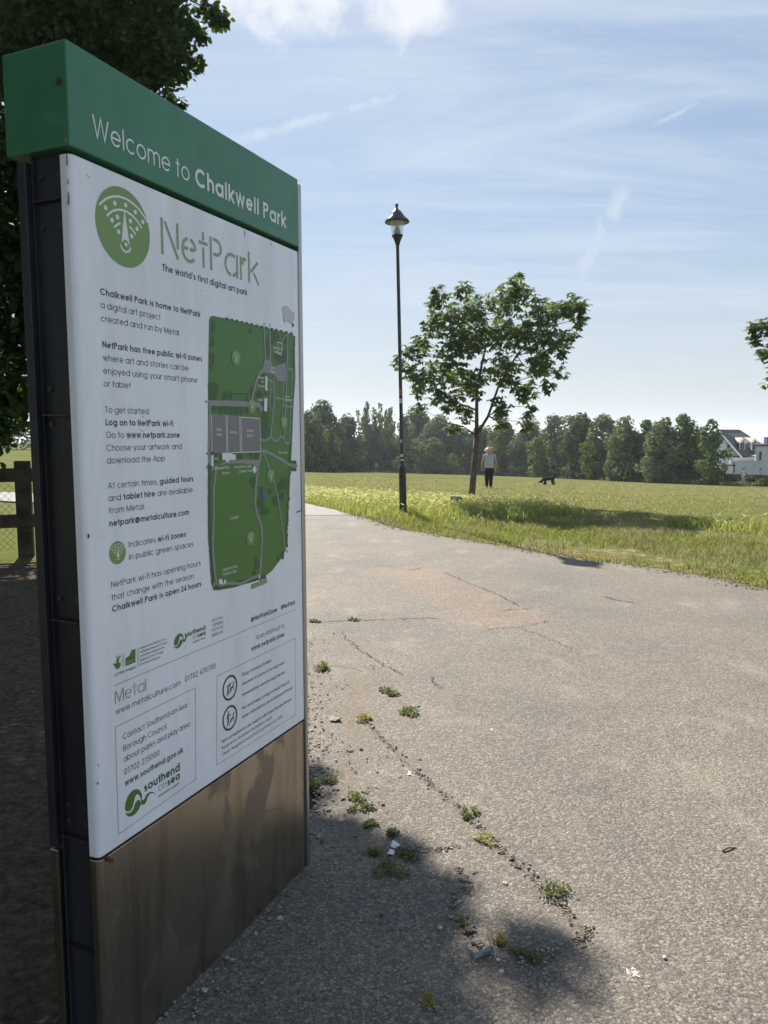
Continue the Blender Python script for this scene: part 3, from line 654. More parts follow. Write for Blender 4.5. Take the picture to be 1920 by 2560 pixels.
class Ink:                                             # flat print on the sign: ribbons and filled shapes, each layer a hair proud
    def __init__(s, y=-0.0006): s.v = []; s.f = []; s.y = y; s.k = 0
    def lay(s): s.k += 1; return s.y-0.00004*(s.k % 4)
    def ribbon(s, P, t, closed=False):
        P = [np.array(p, float) for p in P]; Q = [P[0]]
        for p in P[1:]:
            if np.linalg.norm(p-Q[-1]) > 1e-7: Q.append(p)
        if len(Q) < 2: return
        cl = np.linalg.norm(Q[0]-Q[-1]) < 1e-6 and len(Q) > 3
        if cl: Q = Q[:-1]
        n = len(Q); y = s.lay(); o = len(s.v)
        for i in range(n):
            a_ = Q[i]-Q[i-1] if (i > 0 or cl) else Q[1]-Q[0]
            b_ = Q[(i+1) % n]-Q[i] if (i < n-1 or cl) else Q[-1]-Q[-2]
            a_ = a_/np.linalg.norm(a_); b_ = b_/np.linalg.norm(b_)
            na = np.array([-a_[1], a_[0]]); nb = np.array([-b_[1], b_[0]]); m = na+nb
            l = np.linalg.norm(m); m = na if l < 0.2 else m/l
            w = t/2/max(0.38, m@na)
            for sgn in (1, -1): q = Q[i]+m*w*sgn; s.v.append((q[0], y, q[1]))
        for i in range(n if cl else n-1):
            j = (i+1) % n; s.f.append((o+2*i, o+2*i+1, o+2*j+1, o+2*j))
    def poly(s, P):
        y = s.lay(); o = len(s.v); s.v += [(p[0], y, p[1]) for p in P]; s.f.append(tuple(range(o, o+len(P))))
    def disc(s, c, rx, ry=None, n=36): s.poly(arc(c[0], c[1], rx, ry or rx, 0, 360-360/n, n-1))
    def text(s, txt, p0, p1, cap, w=0.105, wb=0.185, gap=0.13):
        """draw txt from p0 to p1 (on-sign points), cap = capital height; *bold* switches weight"""
        segs = []; bold = False; x = 0.0
        for ch in txt:
            if ch == '*': bold = not bold; continue
            t_ = wb if bold else w
            gw, st = glyph(ch, t_); segs.append((x, st, t_)); x += gw+(gap if ch != ' ' else 0.06)
        tot = x-gap; W = p1[0]-p0[0]; k = W/tot; dv = p1[1]-p0[1]
        for x0, st, t_ in segs:
            for P in st:
                s.ribbon([(p0[0]+(x0+a_)*k, p0[1]+dv*(x0+a_)/tot+b_*cap) for a_, b_ in P], t_*(cap*0.6+k*0.4))
    def build(s, name, m, parent): 
        me = bpy.data.meshes.new(name); me.from_pydata(s.v, [], s.f); me.update()
        return link(name, me, m, parent)

# --- materials of the sign
m_green = mat('green_paint', (0.028, 0.150, 0.062), 0.34, 0, 0.5, 0.25); t = NT(m_green)
g_n = t.noise(t.vec((1, 1, 0.35)), 9, 5, 0.6)
t.col(t.ramp(g_n, [(0.3, (0.036, 0.172, 0.078)), (0.7, (0.048, 0.208, 0.096))])); t.rgh(t.mr(t.noise(t.vec(), 14, 5), 0.3, 0.7, 0.26, 0.44))
m_white = mat('white_panel', (0.74, 0.78, 0.84), 0.30, 0, 0.5, 0.2); t = NT(m_white)
d_n = t.mr(t.noise(t.vec((1, 1, 0.22)), 6, 6, 0.65), 0.45, 0.75)
t.col(t.mix(d_n, (0.86, 0.89, 0.94), (0.70, 0.72, 0.75))); t.rgh(t.mr(t.noise(t.vec(), 10, 5), 0.3, 0.7, 0.24, 0.40))
m_steel = mat('stained_steel', (0.42, 0.39, 0.35), 0.36, 1.0); t = NT(m_steel)
st1 = t.mr(t.noise(t.vec((9, 1, 0.8)), 1.6, 6, 0.65, 0.4), 0.50, 0.66)
st2 = t.mr(t.noise(t.vec((3.2, 1, 1.7)), 2.1, 4, 0.55, 0.6), 0.55, 0.60)
br = t.noise(t.vec((60, 1, 1.2)), 4, 3)
c = t.mix(t.math('MULTIPLY', st1, 0.55), (0.41, 0.365, 0.31), (0.24, 0.20, 0.16)); c = t.mix(t.math('MULTIPLY', st2, 0.55), c, (0.15, 0.14, 0.125))
t.col(c); t.rgh(t.math('ADD', t.mr(br, 0.3, 0.7, 0.26, 0.36), t.math('MULTIPLY', st2, 0.2)))
m_strip = mat('brushed_strip', (0.46, 0.45, 0.44), 0.34, 1.0)
m_chan = noisy('channel_dark', (0.012, 0.013, 0.018), (0.032, 0.034, 0.040), 6, 0.45, 0.0, stretch=(1, 1, 0.3))
m_bolt = mat('bolt_steel', (0.10, 0.09, 0.085), 0.5, 0.8)
I_WHITE = mat('print_white', (0.78, 0.79, 0.79), 0.4); I_DARK = mat('print_dark', (0.055, 0.070, 0.066), 0.45); I_GREY = mat('print_grey', (0.115, 0.128, 0.122), 0.45)
I_LIME = mat('print_lime', (0.20, 0.33, 0.105), 0.4); I_LGREEN = mat('print_leaf', (0.062, 0.185, 0.030), 0.4); I_SAGE = mat('print_sage', (0.27, 0.36, 0.19), 0.4)
I_MAP = mat('map_green', (0.078, 0.200, 0.042), 0.4); I_TREE = mat('map_trees', (0.042, 0.108, 0.032), 0.4); I_PATH = mat('map_paths', (0.27, 0.27, 0.275), 0.4); I_COURT = mat('map_courts', (0.205, 0.195, 0.20), 0.4)
I_BLUE = mat('map_pond', (0.03, 0.13, 0.50), 0.4); I_LINE = mat('print_rule', (0.20, 0.21, 0.22), 0.45); I_OLIVE = mat('print_olive', (0.050, 0.070, 0.038), 0.45)
I_RUST = noisy('rust', (0.16, 0.045, 0.02), (0.05, 0.02, 0.012), 60, 0.9); I_SCUFF = mat('scuffed_patch', (0.60, 0.60, 0.62), 0.8)

sign = empty('park_sign', (SX0, SY0, 0), SYAW)
tag(sign, 'tall free-standing park welcome sign with a green header, white map panel and stained steel base', 'sign')
def rrect(x0, x1, y0, y1, r_, n=5, corners=(1, 1, 0, 0)):          # plan outline, front edge rounded
    P = []
    for (cx, cy, a0, on) in ((x0+r_, y0+r_, 180, corners[0]), (x1-r_, y0+r_, 270, corners[1])):
        if on: P += arc(cx, cy, r_, r_, a0, a0+90, n)
        else: P.append((x0, y0) if a0 == 180 else (x1, y0))
    return P+[(x1, y1), (x0, y1)]
def tray(name, z0, z1, m, y0=0.0, y1=0.030, x0=0.0, x1=None, r_=0.014, bev=0.002):
    P = rrect(x0, SW-0.001 if x1 is None else x1, y0, y1, r_, corners=(1, 0, 0, 0)); mb = MB()
    mb.loft([[(a_, b_, z) for a_, b_ in P] for z in (z0, z1)])
    return mb.build(name, m, sign, bevel=bev)
mb = MB(); mb.loft([[(a_, b_, z) for a_, b_ in rrect(-0.003, SW, -0.004, SDEP+0.004, 0.004, corners=(1, 0, 0, 0))] for z in (SHB, STOP)])
header = mb.build('header', m_green, sign, bevel=0.003)
mb = MB(); mb.tube([(-0.0032, 0.018, STOP-0.085), (-0.0045, 0.018, STOP-0.085)], 0.009, 10); mb.build('bolt', m_bolt, header)
mb = MB()
for z, dz, w in ((STOP-0.262, 0.028, 0.004), (STOP-0.30, 0.012, 0.003), (STOP-0.345, 0.03, 0.005), (SHB+0.004, 0.03, 0.006)):
    mb.face([(-0.0034, 0.004, z), (-0.0034, 0.004+w, z+dz*0.2), (-0.0034, 0.003+w*0.7, z+dz), (-0.0034, 0.003, z+dz*0.9)])
mb.build('chipped_paint', noisy('chipped', (0.16, 0.12, 0.09), (0.35, 0.30, 0.26), 80, 0.9), header)
panel = tray('panel', SPB, SPT, m_white)
BDEP = SDEP*0.875
tray('back_panel', SPB, SPT, m_chan, BDEP-0.024, BDEP, r_=0.002)
base = tray('base_panel', -0.03, SPB-0.008, m_steel, 0.002, 0.030, 0.001)
tray('back_base_panel', -0.03, SPB-0.008, m_steel, BDEP-0.024, BDEP, 0.001, r_=0.002)
mb = MB(); mb.box((0.022, 0.028, -0.05), (SW-0.004, BDEP-0.020, STOP-0.02)); mb.box((0.012, 0.034, -0.05), (0.026, 0.040, SHB)); mb.box((0.012, BDEP-0.035, -0.05), (0.026, BDEP-0.029, SHB))
core = mb.build('frame', m_chan, sign)
for z in (2.075, 1.60, 1.12, 0.585, 0.30):
    mb = MB(); mb.box((0.004, 0.041, z-0.0015), (0.0225, BDEP-0.036, z+0.0015)); mb.build('bracket', m_bolt, core)
for z in (2.13, 2.02, 1.66, 1.17, 0.66, 0.62, 1.58):
    for yv_ in (0.052, BDEP-0.05):
        mb = MB(); mb.tube([(0.0225, yv_, z), (0.0165, yv_, z)], 0.0065, 6); mb.build('bolt', m_bolt, core)
mb = MB(); mb.loft([[(a_, b_, z) for a_, b_ in rrect(SW+0.001, SW+0.021, -0.006, SDEP+0.006, 0.006, 4)] for z in (0.0, STOP-0.014)])
mb.build('edge_trim', m_strip, sign, bevel=0.002)
mb = MB(); mb.lathe([(0.011, 0), (0.009, 0.002), (0.012, 0.004)], 8)
rust = Ink(-0.0026); q = on_sign(247, 2146)
rust.poly([(0.020, SPB-0.004), (0.030, SPB-0.006), (0.034, SPB-0.016), (0.044, SPB-0.022), (0.046, SPB-0.034), (0.040, SPB-0.030), (0.030, SPB-0.022), (0.022, SPB-0.012)])
rust.build('rust_stain', I_RUST, panel)

def T(ink, r_, txt, a_, b_, cap, **kw):
    p0 = zs(r_, *a_); p1 = zs(r_, *b_); v = (p0[1]+p1[1])/2
    ink.text(txt, (p0[0], v), (p1[0], v), cap, **kw)
# header writing
ink = Ink(-0.0048)
p0 = zs(1, 520, 752); p1 = zs(1, 1515, 1208); pm = zs(1, 1000, 955); pc = zs(1, 1030, 945); v = (p0[1]+p1[1])/2
capH = zs(1, 483, 622)[1]-zs(1, 483+30, 747)[1]
capH = abs(capH)
ink.text('Welcome to', (zs(1, 482, 640)[0], v), (pm[0], v), 0.0475, w=0.095)
ink.build('lettering', I_WHITE, header); ink = Ink(-0.0048)
ink.text('*Chalkwell Park*', (pc[0], v), (p1[0], v), 0.0475, wb=0.175)
ink.build('lettering', I_WHITE, header)
# body writing
ink = Ink()
CB = 0.0152
BREAKS = ('*NetPark has free public wi-fi zones*', 'To get started:', 'At certain times, *guided tours*', 'Indicates *wi-fi zones*', 'NetPark wi-fi has opening hours', '*@NetParkZone*', '*#NetPark*', 'www.metalculture.com', '01702 470700', 'Scan shortcut to', 'Contact Southend-on-Sea')
for a_, txt, p, q in ((2, '*Chalkwell Park is home to NetPark*', (145, 163), (860, 322)), (2, 'a digital art project', (147, 262), (575, 340)), (2, 'created and run by Metal', (150, 355), (707, 452)),
    (2, '*NetPark has free public wi-fi zones*', (160, 540), (873, 640)), (2, 'where art and stories can be', (165, 636), (775, 706)), (2, 'enjoyed using your smart phone', (167, 728), (838, 793)), (2, 'or tablet', (170, 820), (363, 832)),
    (2, 'To get started:', (180, 1010), (498, 1015)), (2, '*Log on to NetPark wi-fi*', (183, 1100), (667, 1101)), (2, 'Go to *www.netpark.zone*', (187, 1187), (712, 1185)), (2, 'Choose your artwork and', (190, 1278), (727, 1268)), (2, 'download the App', (193, 1370), (607, 1353)),
    (3, 'At certain times, *guided tours*', (200, 118), (810, 68)), (3, 'and *tablet hire* are available', (203, 207), (805, 148)), (3, 'from Metal:', (207, 297), (463, 268)), (3, '*netpark@metalculture.com*', (210, 387), (780, 308)),
    (3, 'Indicates *wi-fi zones*', (347, 540), (757, 463)), (3, 'in public green spaces', (350, 625), (810, 535)), (3, 'NetPark wi-fi has opening hours', (222, 828), (862, 670)), (3, 'that change with the season', (225, 915), (812, 765)), (3, '*Chalkwell Park is open 24 hours*', (230, 1000), (868, 818)),
    (3, '*@NetParkZone*', (1222, 1072), (1408, 998)), (3, '*#NetPark*', (1437, 985), (1537, 944)),
    (4, 'www.metalculture.com', (150, 880), (648, 657)), (4, '01702 470700', (683, 628), (917, 524)),
    (4, 'Scan shortcut to', (1228, 303), (1447, 212)), (4, '*www.netpark.zone*', (1193, 390), (1445, 280)),
    (4, 'Contact Southend-on-Sea', (207, 1072), (698, 827)), (4, 'Borough Council', (210, 1160), (540, 990)), (4, 'about parks and play area', (213, 1247), (720, 968)), (4, '01702 215000', (217, 1343), (487, 1193)), (4, '*www.southend.gov.uk*', (222, 1427), (668, 1172))):
    cap_ = CB if a_ in (2, 3) else 0.0154
    if 'NetParkZone' in txt or '#Net' in txt: cap_ = 0.0150
    if 'Scan' in txt or (a_ == 4 and 'netpark.zone' in txt): cap_ = 0.0150
    if txt in BREAKS: ink.build('lettering', I_DARK, panel); ink = Ink()
    T(ink, a_, txt, p, q, cap_, w=0.10, wb=0.175)
ink.build('lettering', I_DARK, panel); ink = Ink()
T(ink, 7, "*The world's first digital art park*", (592, 752), (1270, 955), 0.0172, wb=0.17)
ink.build('lettering', I_DARK, panel)
ink = Ink()
for txt, p, q, cp_ in (('*Dog Control Orders*', (548, 362), (1072, 103), .0100), ('*Anyone in control of a dog must:*', (545, 530), (1308, 133), .0092), ('*Immediately remove dog faeces.*', (545, 728), (1320, 303), .0092), ("*Put and keep a dog on lead (max 6')*", (545, 960), (1400, 490), .0092),
    ('*when directed by an Authorised Officer*', (545, 1118), (1450, 597), .0092), ('*Non compliance can result in \u00a380 Fixed Penalty Notice*', (175, 1562), (1432, 805), .0092)):
    T(ink, 6, txt, p, q, cp_, wb=0.15)
ink.build('lettering', I_DARK, panel)
ink = Ink()
for txt, p, q in (('Registered disabled exemptions apply', (175, 1680), (1085, 1125)), ('Clean Neighbourhood & Environment Act 2005', (175, 1795), (1270, 1115))): T(ink, 6, txt, p, q, .0088, w=0.12)
ink.build('lettering', I_GREY, panel); ink = Ink()
for txt, p, q in (('ROYAL', (892, 165), (977, 147)), ('OPERA', (892, 205), (978, 180)), ('HOUSE', (892, 243), (977, 214)), ('BRIDGE', (892, 283), (977, 255))): T(ink, 4, txt, p, q, .0090, w=0.11)
ink.build('lettering', I_GREY, panel); ink = Ink()
for txt, p, q in (('*LOTTERY FUNDED*', (90, 748), (395, 632)),): T(ink, 5, txt, p, q, .0058, wb=0.17)
ink.build('lettering', I_GREY, panel); ink = Ink()
for txt, p, q in (('Supported by Metal, Arts &', (455, 358), (825, 228)), ('Humanities Research Council', (455, 418), (845, 275)), ('and public funding by the', (455, 475), (805, 345)), ('National Lottery through', (455, 533), (790, 408)), ('Arts Council England', (455, 592), (745, 485))): T(ink, 5, txt, p, q, .0056, w=0.13)
ink.build('lettering', I_GREY, panel); ink = Ink()
for txt, p, q in (('BOROUGH COUNCIL', (870, 730), (1205, 505)),): T(ink, 9, txt, p, q, .0058, w=0.16)
ink.build('lettering', I_GREY, panel); ink = Ink()
T(ink, 5, 'BOROUGH COUNCIL', (1213, 272), (1392, 205), .0045, w=0.16)
ink.build('lettering', I_GREY, panel)
# park emblem
def emblem(ink_bg, ink_fg, c, r_, lw=0.055):
    ink_bg.disc(c, r_, n=48)
    piv = (c[0]+0.04*r_, c[1]-0.42*r_)
    for rad in (0.52, 0.85, 1.17): 
        P = arc(piv[0], piv[1], rad*r_, rad*r_, 41, 139, 20)
        if rad == 0.52: ink_fg.ribbon(arc(piv[0], piv[1], rad*r_, rad*r_, 41, 72, 8), lw*r_); ink_fg.ribbon(arc(piv[0], piv[1], rad*r_, rad*r_, 108, 139, 8), lw*r_)
        else: ink_fg.ribbon(P, lw*r_)
    for rad, an in ((0.36, (48, 132)), (0.68, (48, 72, 113, 133)), (1.01, (47, 66, 87, 110, 132))):
        for q in an: ink_fg.disc((piv[0]+rad*r_*math.cos(R(q)), piv[1]+rad*r_*math.sin(R(q))), 0.062*r_, n=14)
    ink_fg.poly([(piv[0]-0.15*r_, piv[1]+0.05*r_), (piv[0]-0.13*r_, piv[1]+0.02*r_), (piv[0]+0.13*r_, piv[1]+0.02*r_), (piv[0]+0.15*r_, piv[1]+0.05*r_), (piv[0], piv[1]+0.88*r_)])
    ink_fg.ribbon(arc(piv[0], piv[1], 0.185*r_, 0.185*r_, 190, 350, 12), lw*r_)
    return piv
ea = Ink(-0.0006); eb = Ink(-0.0010); ec = Ink(-0.0016); ed = Ink(-0.0020)
uL = zs(1, 504, 1130)[0]; uR = zs(1, 797, 1280)[0]; vT = zs(1, 610, 982)[1]; vB = zs(1, 695, 1428)[1]
EC = ((uL+uR)/2, (vT+vB)/2); ER = ((uR-uL)+(vT-vB))/4
pv = emblem(ea, eb, EC, ER); ec.disc(pv, 0.115*ER, n=20); ed.disc(pv, 0.055*ER, n=16)
em = ea.build('emblem', I_LIME, panel); eb.build('emblem_print', I_WHITE, em); ec.build('emblem_dot', I_LIME, em); ed.build('emblem_dot', I_WHITE, em); ea = Ink(-0.0006); eb = Ink(-0.0010)
E2 = zs(3, 268, 577); E2R = abs(zs(3, 268, 494)[1]-zs(3, 268, 660)[1])/2
emblem(ea, eb, E2, E2R, 0.05)
em = ea.build('emblem', I_LIME, panel); eb.build('emblem_print', I_WHITE, em)
# stencilled park name and the owner's name
ink = Ink()
def stencil(txt, p0, p1, cap, w):
    x = 0; segs = []
    for ch in txt:
        if ch == 'N': g = (.72, [[(w/2, 0), (w/2, 1)], [(w*1.7, .93), (.72-w/2, .0)], [(.72-w/2, 1), (.72-w/2, .28)]])
        elif ch == 'e': g = (.66, [arc(.33, .37, .33-w/2, .37-w/2, 8, 78), arc(.33, .37, .33-w/2, .37-w/2, 102, 318), [(w*1.2, .40), (.28, .40)], [(.37, .40), (.66-w, .40)]])
        elif ch == 't': g = (.40, [[(.20, 0), (.20, .60)], [(.20, .80), (.20, 1.05)], [(0, .72), (.40, .72)]])
        elif ch == 'P': g = (.58, [[(w/2, 0), (w/2, 1)], [(w*1.7, 1-w/2), (.30, 1-w/2)]+arc(.30, .73, .28-w/2, .27-w/2, 90, -90)+[(w*1.7, .46+w/2)]])
        elif ch == 'a': g = (.70, [arc(.37, .37, .36-w/2, .37-w/2, 58, 262), arc(.37, .37, .36-w/2, .37-w/2, 278, 340), [(.70-w/2, 0), (.70-w/2, .74)]])
        elif ch == 'r': g = (.34, [[(w/2, 0), (w/2, .74)], [(w*1.4, .50), (.18, .70), (.34, .74-w/2)]])
        elif ch == 'k': g = (.58, [[(w/2, 0), (w/2, 1)], [(w*1.5, .36), (.54, .74)], [(.30, .36), (.58, .0)]])
        elif ch == 'M': g = (.86, [[(w/2, 0), (w/2, 1)], [(w*1.3, .98), (.43, .12), (.86-w*1.3, .98)], [(.86-w/2, 0), (.86-w/2, 1)]])
        elif ch == 'l': g = (w, [[(w/2, 0), (w/2, 1)]])
        segs.append((x, g[1])); x += g[0]+.10
    k = (p1[0]-p0[0])/(x-.10)
    for x0, st in segs:
        for P in st: ink.ribbon([(p0[0]+(x0+a_)*k, p0[1]+b_*cap) for a_, b_ in P], w*(k+cap)/2)
nb = zs(7, 592, 622); nt_ = zs(7, 582, 327); ne = zs(7, 1362, 876)
stencil('NetPark', (zs(7, 580, 480)[0], (nb[1]+ne[1])/2), (ne[0], 0), nt_[1]-nb[1], 0.095)
ink.build('lettering', I_SAGE, panel); ink = Ink()
nb = zs(5, 105, 1145); nt_ = zs(5, 97, 965); ne = zs(5, 548, 945)
stencil('Metal', (zs(5, 97, 1060)[0], (nb[1]+ne[1])/2), (ne[0], 0), nt_[1]-nb[1], 0.085)
ink.build('lettering', I_SAGE, panel)
# seaside town emblem (twice) with its name
def town(r_, big):
    ink = Ink()
    if big: E_ = [(332, 900), (345, 800), (385, 695), (450, 615), (520, 588), (570, 610), (600, 670), (607, 745), (590, 770), (578, 700), (545, 668), (510, 690), (480, 770), (455, 870), (425, 930), (385, 950), (345, 940)]
    else: E_ = None
    f = (lambda x, y: zs(9, x, y)) if big else (lambda x, y: zs(5, 941+(x-332)*0.497, 232+(y-792)*0.497-(x-440)*-0.0))
    ink.poly([f(*p) for p in [(332, 900), (345, 800), (385, 695), (450, 615), (520, 588), (570, 610), (600, 670), (607, 755), (592, 765), (570, 700), (535, 668), (505, 690), (480, 770), (455, 870), (425, 930), (385, 950), (345, 940)]])
    ink.poly([f(*p) for p in [(340, 965), (380, 980), (430, 960), (465, 910), (485, 850), (510, 790), (545, 762), (572, 775), (588, 830), (555, 910), (500, 985), (440, 1025), (390, 1030), (355, 1005)]])
    ink.poly([f(*p) for p in [(585, 765), (625, 768), (650, 740), (675, 680), (720, 640), (770, 632), (830, 672), (775, 655), (730, 665), (695, 720), (670, 795), (640, 838), (605, 840), (590, 825)]])
    o = ink.build('emblem', I_LGREEN, panel)
    ink = Ink()
    if big:
        T(ink, 9, '*southend*', (640, 650), (1208, 282), .0225, wb=0.20, gap=.09); T(ink, 9, '*sea*', (1010, 545), (1208, 420), .0205, wb=0.20, gap=.09)
        ink2 = Ink(); T(ink2, 9, 'on', (870, 632), (993, 553), .0205, w=0.07); ink2.build('lettering', I_GREY, panel)
    else:
        T(ink, 5, '*southend*', (1095, 190), (1393, 78), .0130, wb=0.20, gap=.09); T(ink, 5, '*sea*', (1285, 193), (1393, 153), .0132, wb=0.20, gap=.09)
        ink2 = Ink(); T(ink2, 5, 'on', (1213, 220), (1275, 197), .0132, w=0.07); ink2.build('lettering', I_GREY, panel)
    ink.build('lettering', mat('print_town', (0.045, 0.115, 0.040), 0.4), panel)
town(9, True); town(5, False)
# funder marks
ink = Ink()
f = lambda x, y: zs(5, x, y)
ink.poly([f(*p) for p in ((250, 490), (300, 455), (330, 400), (335, 378), (390, 352), (390, 545), (250, 603))])
ink.build('emblem', I_LGREEN, panel); ink = Ink()
ink.poly([f(*p) for p in ((72, 575), (92, 562), (120, 570), (118, 520), (128, 500), (112, 462), (124, 462), (138, 492), (146, 492), (150, 452), (160, 455), (158, 500), (150, 530), (152, 560), (178, 540), (180, 590), (160, 632), (130, 648), (104, 632), (92, 600), (78, 588))])
ink.disc(f(172, 462), 0.0022, n=10)
ink.build('emblem', I_LGREEN, panel)
ink = Ink(-0.0010); ink.ribbon([f(258, 548), f(384, 505)], 0.0025); ink.ribbon([f(258, 570), f(340, 540)], 0.002); ink.ribbon(arc(*f(135, 600), .008, .004, 180, 350, 8), 0.0012); ink.build('emblem_print', I_SAGE, panel)
# rules, boxes
ink = Ink()
def rule(r_, pts, w=0.0013): ink.ribbon([zs(r_, *p) for p in pts], w)
rule(4, ((135, 660), (1530, 72))); ink.build('rule', I_LINE, panel); ink = Ink(); rule(4, ((147, 977), (763, 672), (766, 1375), (172, 1800), (147, 977))); ink.build('box_outline', I_LINE, panel); ink = Ink(); rule(4, ((928, 585), (1530, 295), (1533, 880), (925, 1270), (928, 585))); ink.build('box_outline', I_LINE, panel); ink = Ink()
rule(5, ((208, 420), (212, 610)), .0009); rule(5, ((225, 415), (229, 605)), .0009); rule(5, ((415, 345), (420, 615)), .0009); rule(5, ((432, 340), (437, 610)), .0009)
ink.build('rule', I_LINE, panel)
# dog notices: two rings with pictograms
ink = Ink()
for (cx, cy, yt, yb) in ((322, 572, 320, 822), (322, 1115, 862, 1366)):
    c_ = zs(6, cx, cy); r_ = (zs(6, cx+40, yt)[1]-zs(6, cx-40, yb)[1])/2
    ink.ribbon(arc(c_[0], c_[1], r_*0.90, r_*0.90, 0, 360, 40), r_*0.17); ink.build('ring', I_OLIVE, panel); ink = Ink()
def pic(cx, cy, k, bend):
    q = lambda x, y: (cx+x*k, cy+y*k)
    if bend:
        ink.disc(q(.12, .32), .075*k, n=12); ink.ribbon([q(-.34, .18), q(-.05, .24), q(.10, .20)], .13*k); ink.ribbon([q(-.02, .22), q(0.02, -.10), q(.02, -.38), q(.12, -.42)], .06*k)
        ink.ribbon([q(-.28, .15), q(-.26, -.12), q(-.42, -.52)], .10*k); ink.ribbon([q(-.26, .12), q(-.20, -.15), q(-.16, -.52)], .10*k)
    else:
        ink.disc(q(-.18, .52), .085*k, n=12); ink.ribbon([q(-.20, .40), q(-.20, .05)], .17*k); ink.ribbon([q(-.16, .34), q(.02, .20), q(.14, .24)], .06*k); ink.ribbon([q(-.28, .34), q(-.36, .10), q(-.38, -.02)], .06*k)
        ink.ribbon([q(-.22, .05), q(-.28, -.25), q(-.38, -.58)], .09*k); ink.ribbon([q(-.18, .05), q(-.14, -.25), q(-.08, -.58)], .09*k); ink.ribbon([q(.14, .24), q(.40, .06)], .014*k)
    dx, dy = (.30, -.12) if bend else (.32, -.22)
    q2 = lambda x, y: q(dx+x, dy+y)
    ink.poly([q2(-.16, .12), q2(.10, .18), q2(.14, .40), q2(.20, .50), q2(.32, .42), q2(.22, .34), q2(.20, .16), q2(.20, -.22), q2(.14, -.22), q2(.13, .02), q2(-.08, -.02), q2(-.12, -.22), q2(-.20, -.22), q2(-.18, -.02), q2(-.26, -.10), q2(-.28, -.16), q2(-.30, -.10)])
for (cx, cy, yt, yb, bd) in ((322, 572, 320, 822, True), (322, 1115, 862, 1366, False)):
    c_ = zs(6, cx, cy); r_ = (zs(6, cx+40, yt)[1]-zs(6, cx-40, yb)[1])/2; pic(c_[0]-.02*r_, c_[1], r_*1.0, bd); ink.build('pictogram', I_OLIVE, panel); ink = Ink()
# the park map
g8 = lambda pts: [zs(8, *p) for p in pts]
MAPO = [(66, 120), (75, 95), (95, 88), (240, 118), (440, 165), (560, 195), (640, 212), (712, 240), (708, 330), (712, 560), (700, 720), (690, 960), (680, 1180), (720, 1175), (720, 1245), (675, 1240), (668, 1400), (655, 1640), (640, 1840), (600, 1910), (540, 1990), (480, 2040), (380, 2080), (250, 2120), (125, 2140), (110, 2100), (85, 1980), (75, 1850), (62, 1640), (65, 1250), (60, 900), (58, 740), (62, 400)]
a1 = Ink(-0.0006); a1.poly(g8(MAPO)); pmap = a1.build('park_map', I_MAP, panel)
rt = random.Random(4)
a2 = Ink(-0.0010)
def blob(x, y, rx, ry):
    P = []; n = 12; ph = rt.random()*6
    for i in range(n):
        th = -2*math.pi*i/n; k = 1+0.16*math.sin(3*th+ph)+0.10*rt.uniform(-1, 1); P.append(zs(8, x+rx*k*math.cos(th), y+ry*k*math.sin(th)))
    a2.poly(P)
for x, y, rx, ry in ((95, 170, 18, 60), (90, 290, 17, 36), (90, 400, 20, 45), (80, 470, 12, 25), (95, 650, 38, 80), (180, 690, 20, 32), (222, 685, 20, 36), (345, 710, 14, 26), (385, 640, 16, 30), (462, 560, 26, 55), (440, 680, 22, 40), (100, 780, 16, 24), (150, 790, 16, 32), (190, 785, 20, 40), (230, 790, 18, 42), (270, 790, 18, 40), (305, 795, 16, 42), (345, 795, 18, 36), (72, 820, 8, 36), (76, 930, 11, 22), (86, 1010, 6, 14), (90, 1090, 14, 44), (118, 1150, 14, 44), (148, 1145, 10, 20), (295, 1140, 18, 34), (380, 1125, 14, 28), (425, 1140, 28, 34), (480, 860, 32, 60), (485, 960, 34, 60), (540, 250, 16, 60), (560, 240, 28, 34), (632, 260, 14, 45), (600, 400, 48, 36), (632, 380, 18, 40), (505, 430, 6, 12), (505, 470, 6, 14), (500, 300, 10, 60), (500, 380, 10, 22), (375, 205, 16, 24), (600, 560, 34, 12), (530, 730, 14, 26), (500, 800, 22, 28), (460, 745, 9, 14), (490, 660, 10, 20), (630, 790, 9, 40), (625, 975, 9, 30), (432, 775, 10, 30), (390, 1330, 22, 42), (615, 1345, 34, 46), (590, 1380, 18, 30), (450, 1480, 24, 60), (480, 1550, 34, 34), (560, 1470, 30, 40), (610, 1440, 22, 32), (455, 1390, 18, 30), (520, 1400, 24, 26), (420, 1940, 18, 48), (400, 2010, 14, 20), (612, 1875, 16, 32), (580, 1900, 12, 20)): blob(x, y, rx, ry)
for i in range(40): 
    k = i/39; blob(700-55*k+rt.uniform(-4, 4), 300+1500*k, 9, 22)
for i in range(34): k = i/33; blob(68+30*max(0, (k-.6))*2.0, 1200+880*k, 11, 24)
for i in range(22): k = i/21; blob(110+370*k, 2125-85*k+rt.uniform(-6, 6), 14, 18)
for i in range(14): k = i/13; blob(200+480*k, 112+110*k, 12, 12)
for x in range(250, 520, 12): blob(x, 670+(x-250)*.03, 8, 6)
for y_ in (1180, 1240): blob(690, y_, 14, 12); blob(710, y_, 10, 12)
a2.build('map_trees', I_TREE, pmap)
a3 = Ink(-0.0014)
def way(pts, w): a3.ribbon([zs(8, *p) for p in pts], w)
way(((58, 740), (180, 742), (345, 748), (440, 755), (460, 800)), .016); way(((70, 740), (70, 840), (66, 1100), (72, 1200)), .010); way(((475, 178), (482, 300), (490, 420)), .008); way(((520, 190), (523, 330), (520, 430)), .008)
a3.poly(g8(((478, 420), (525, 420), (545, 470), (640, 440), (645, 580), (575, 575), (555, 530), (480, 510), (430, 540), (465, 480))))
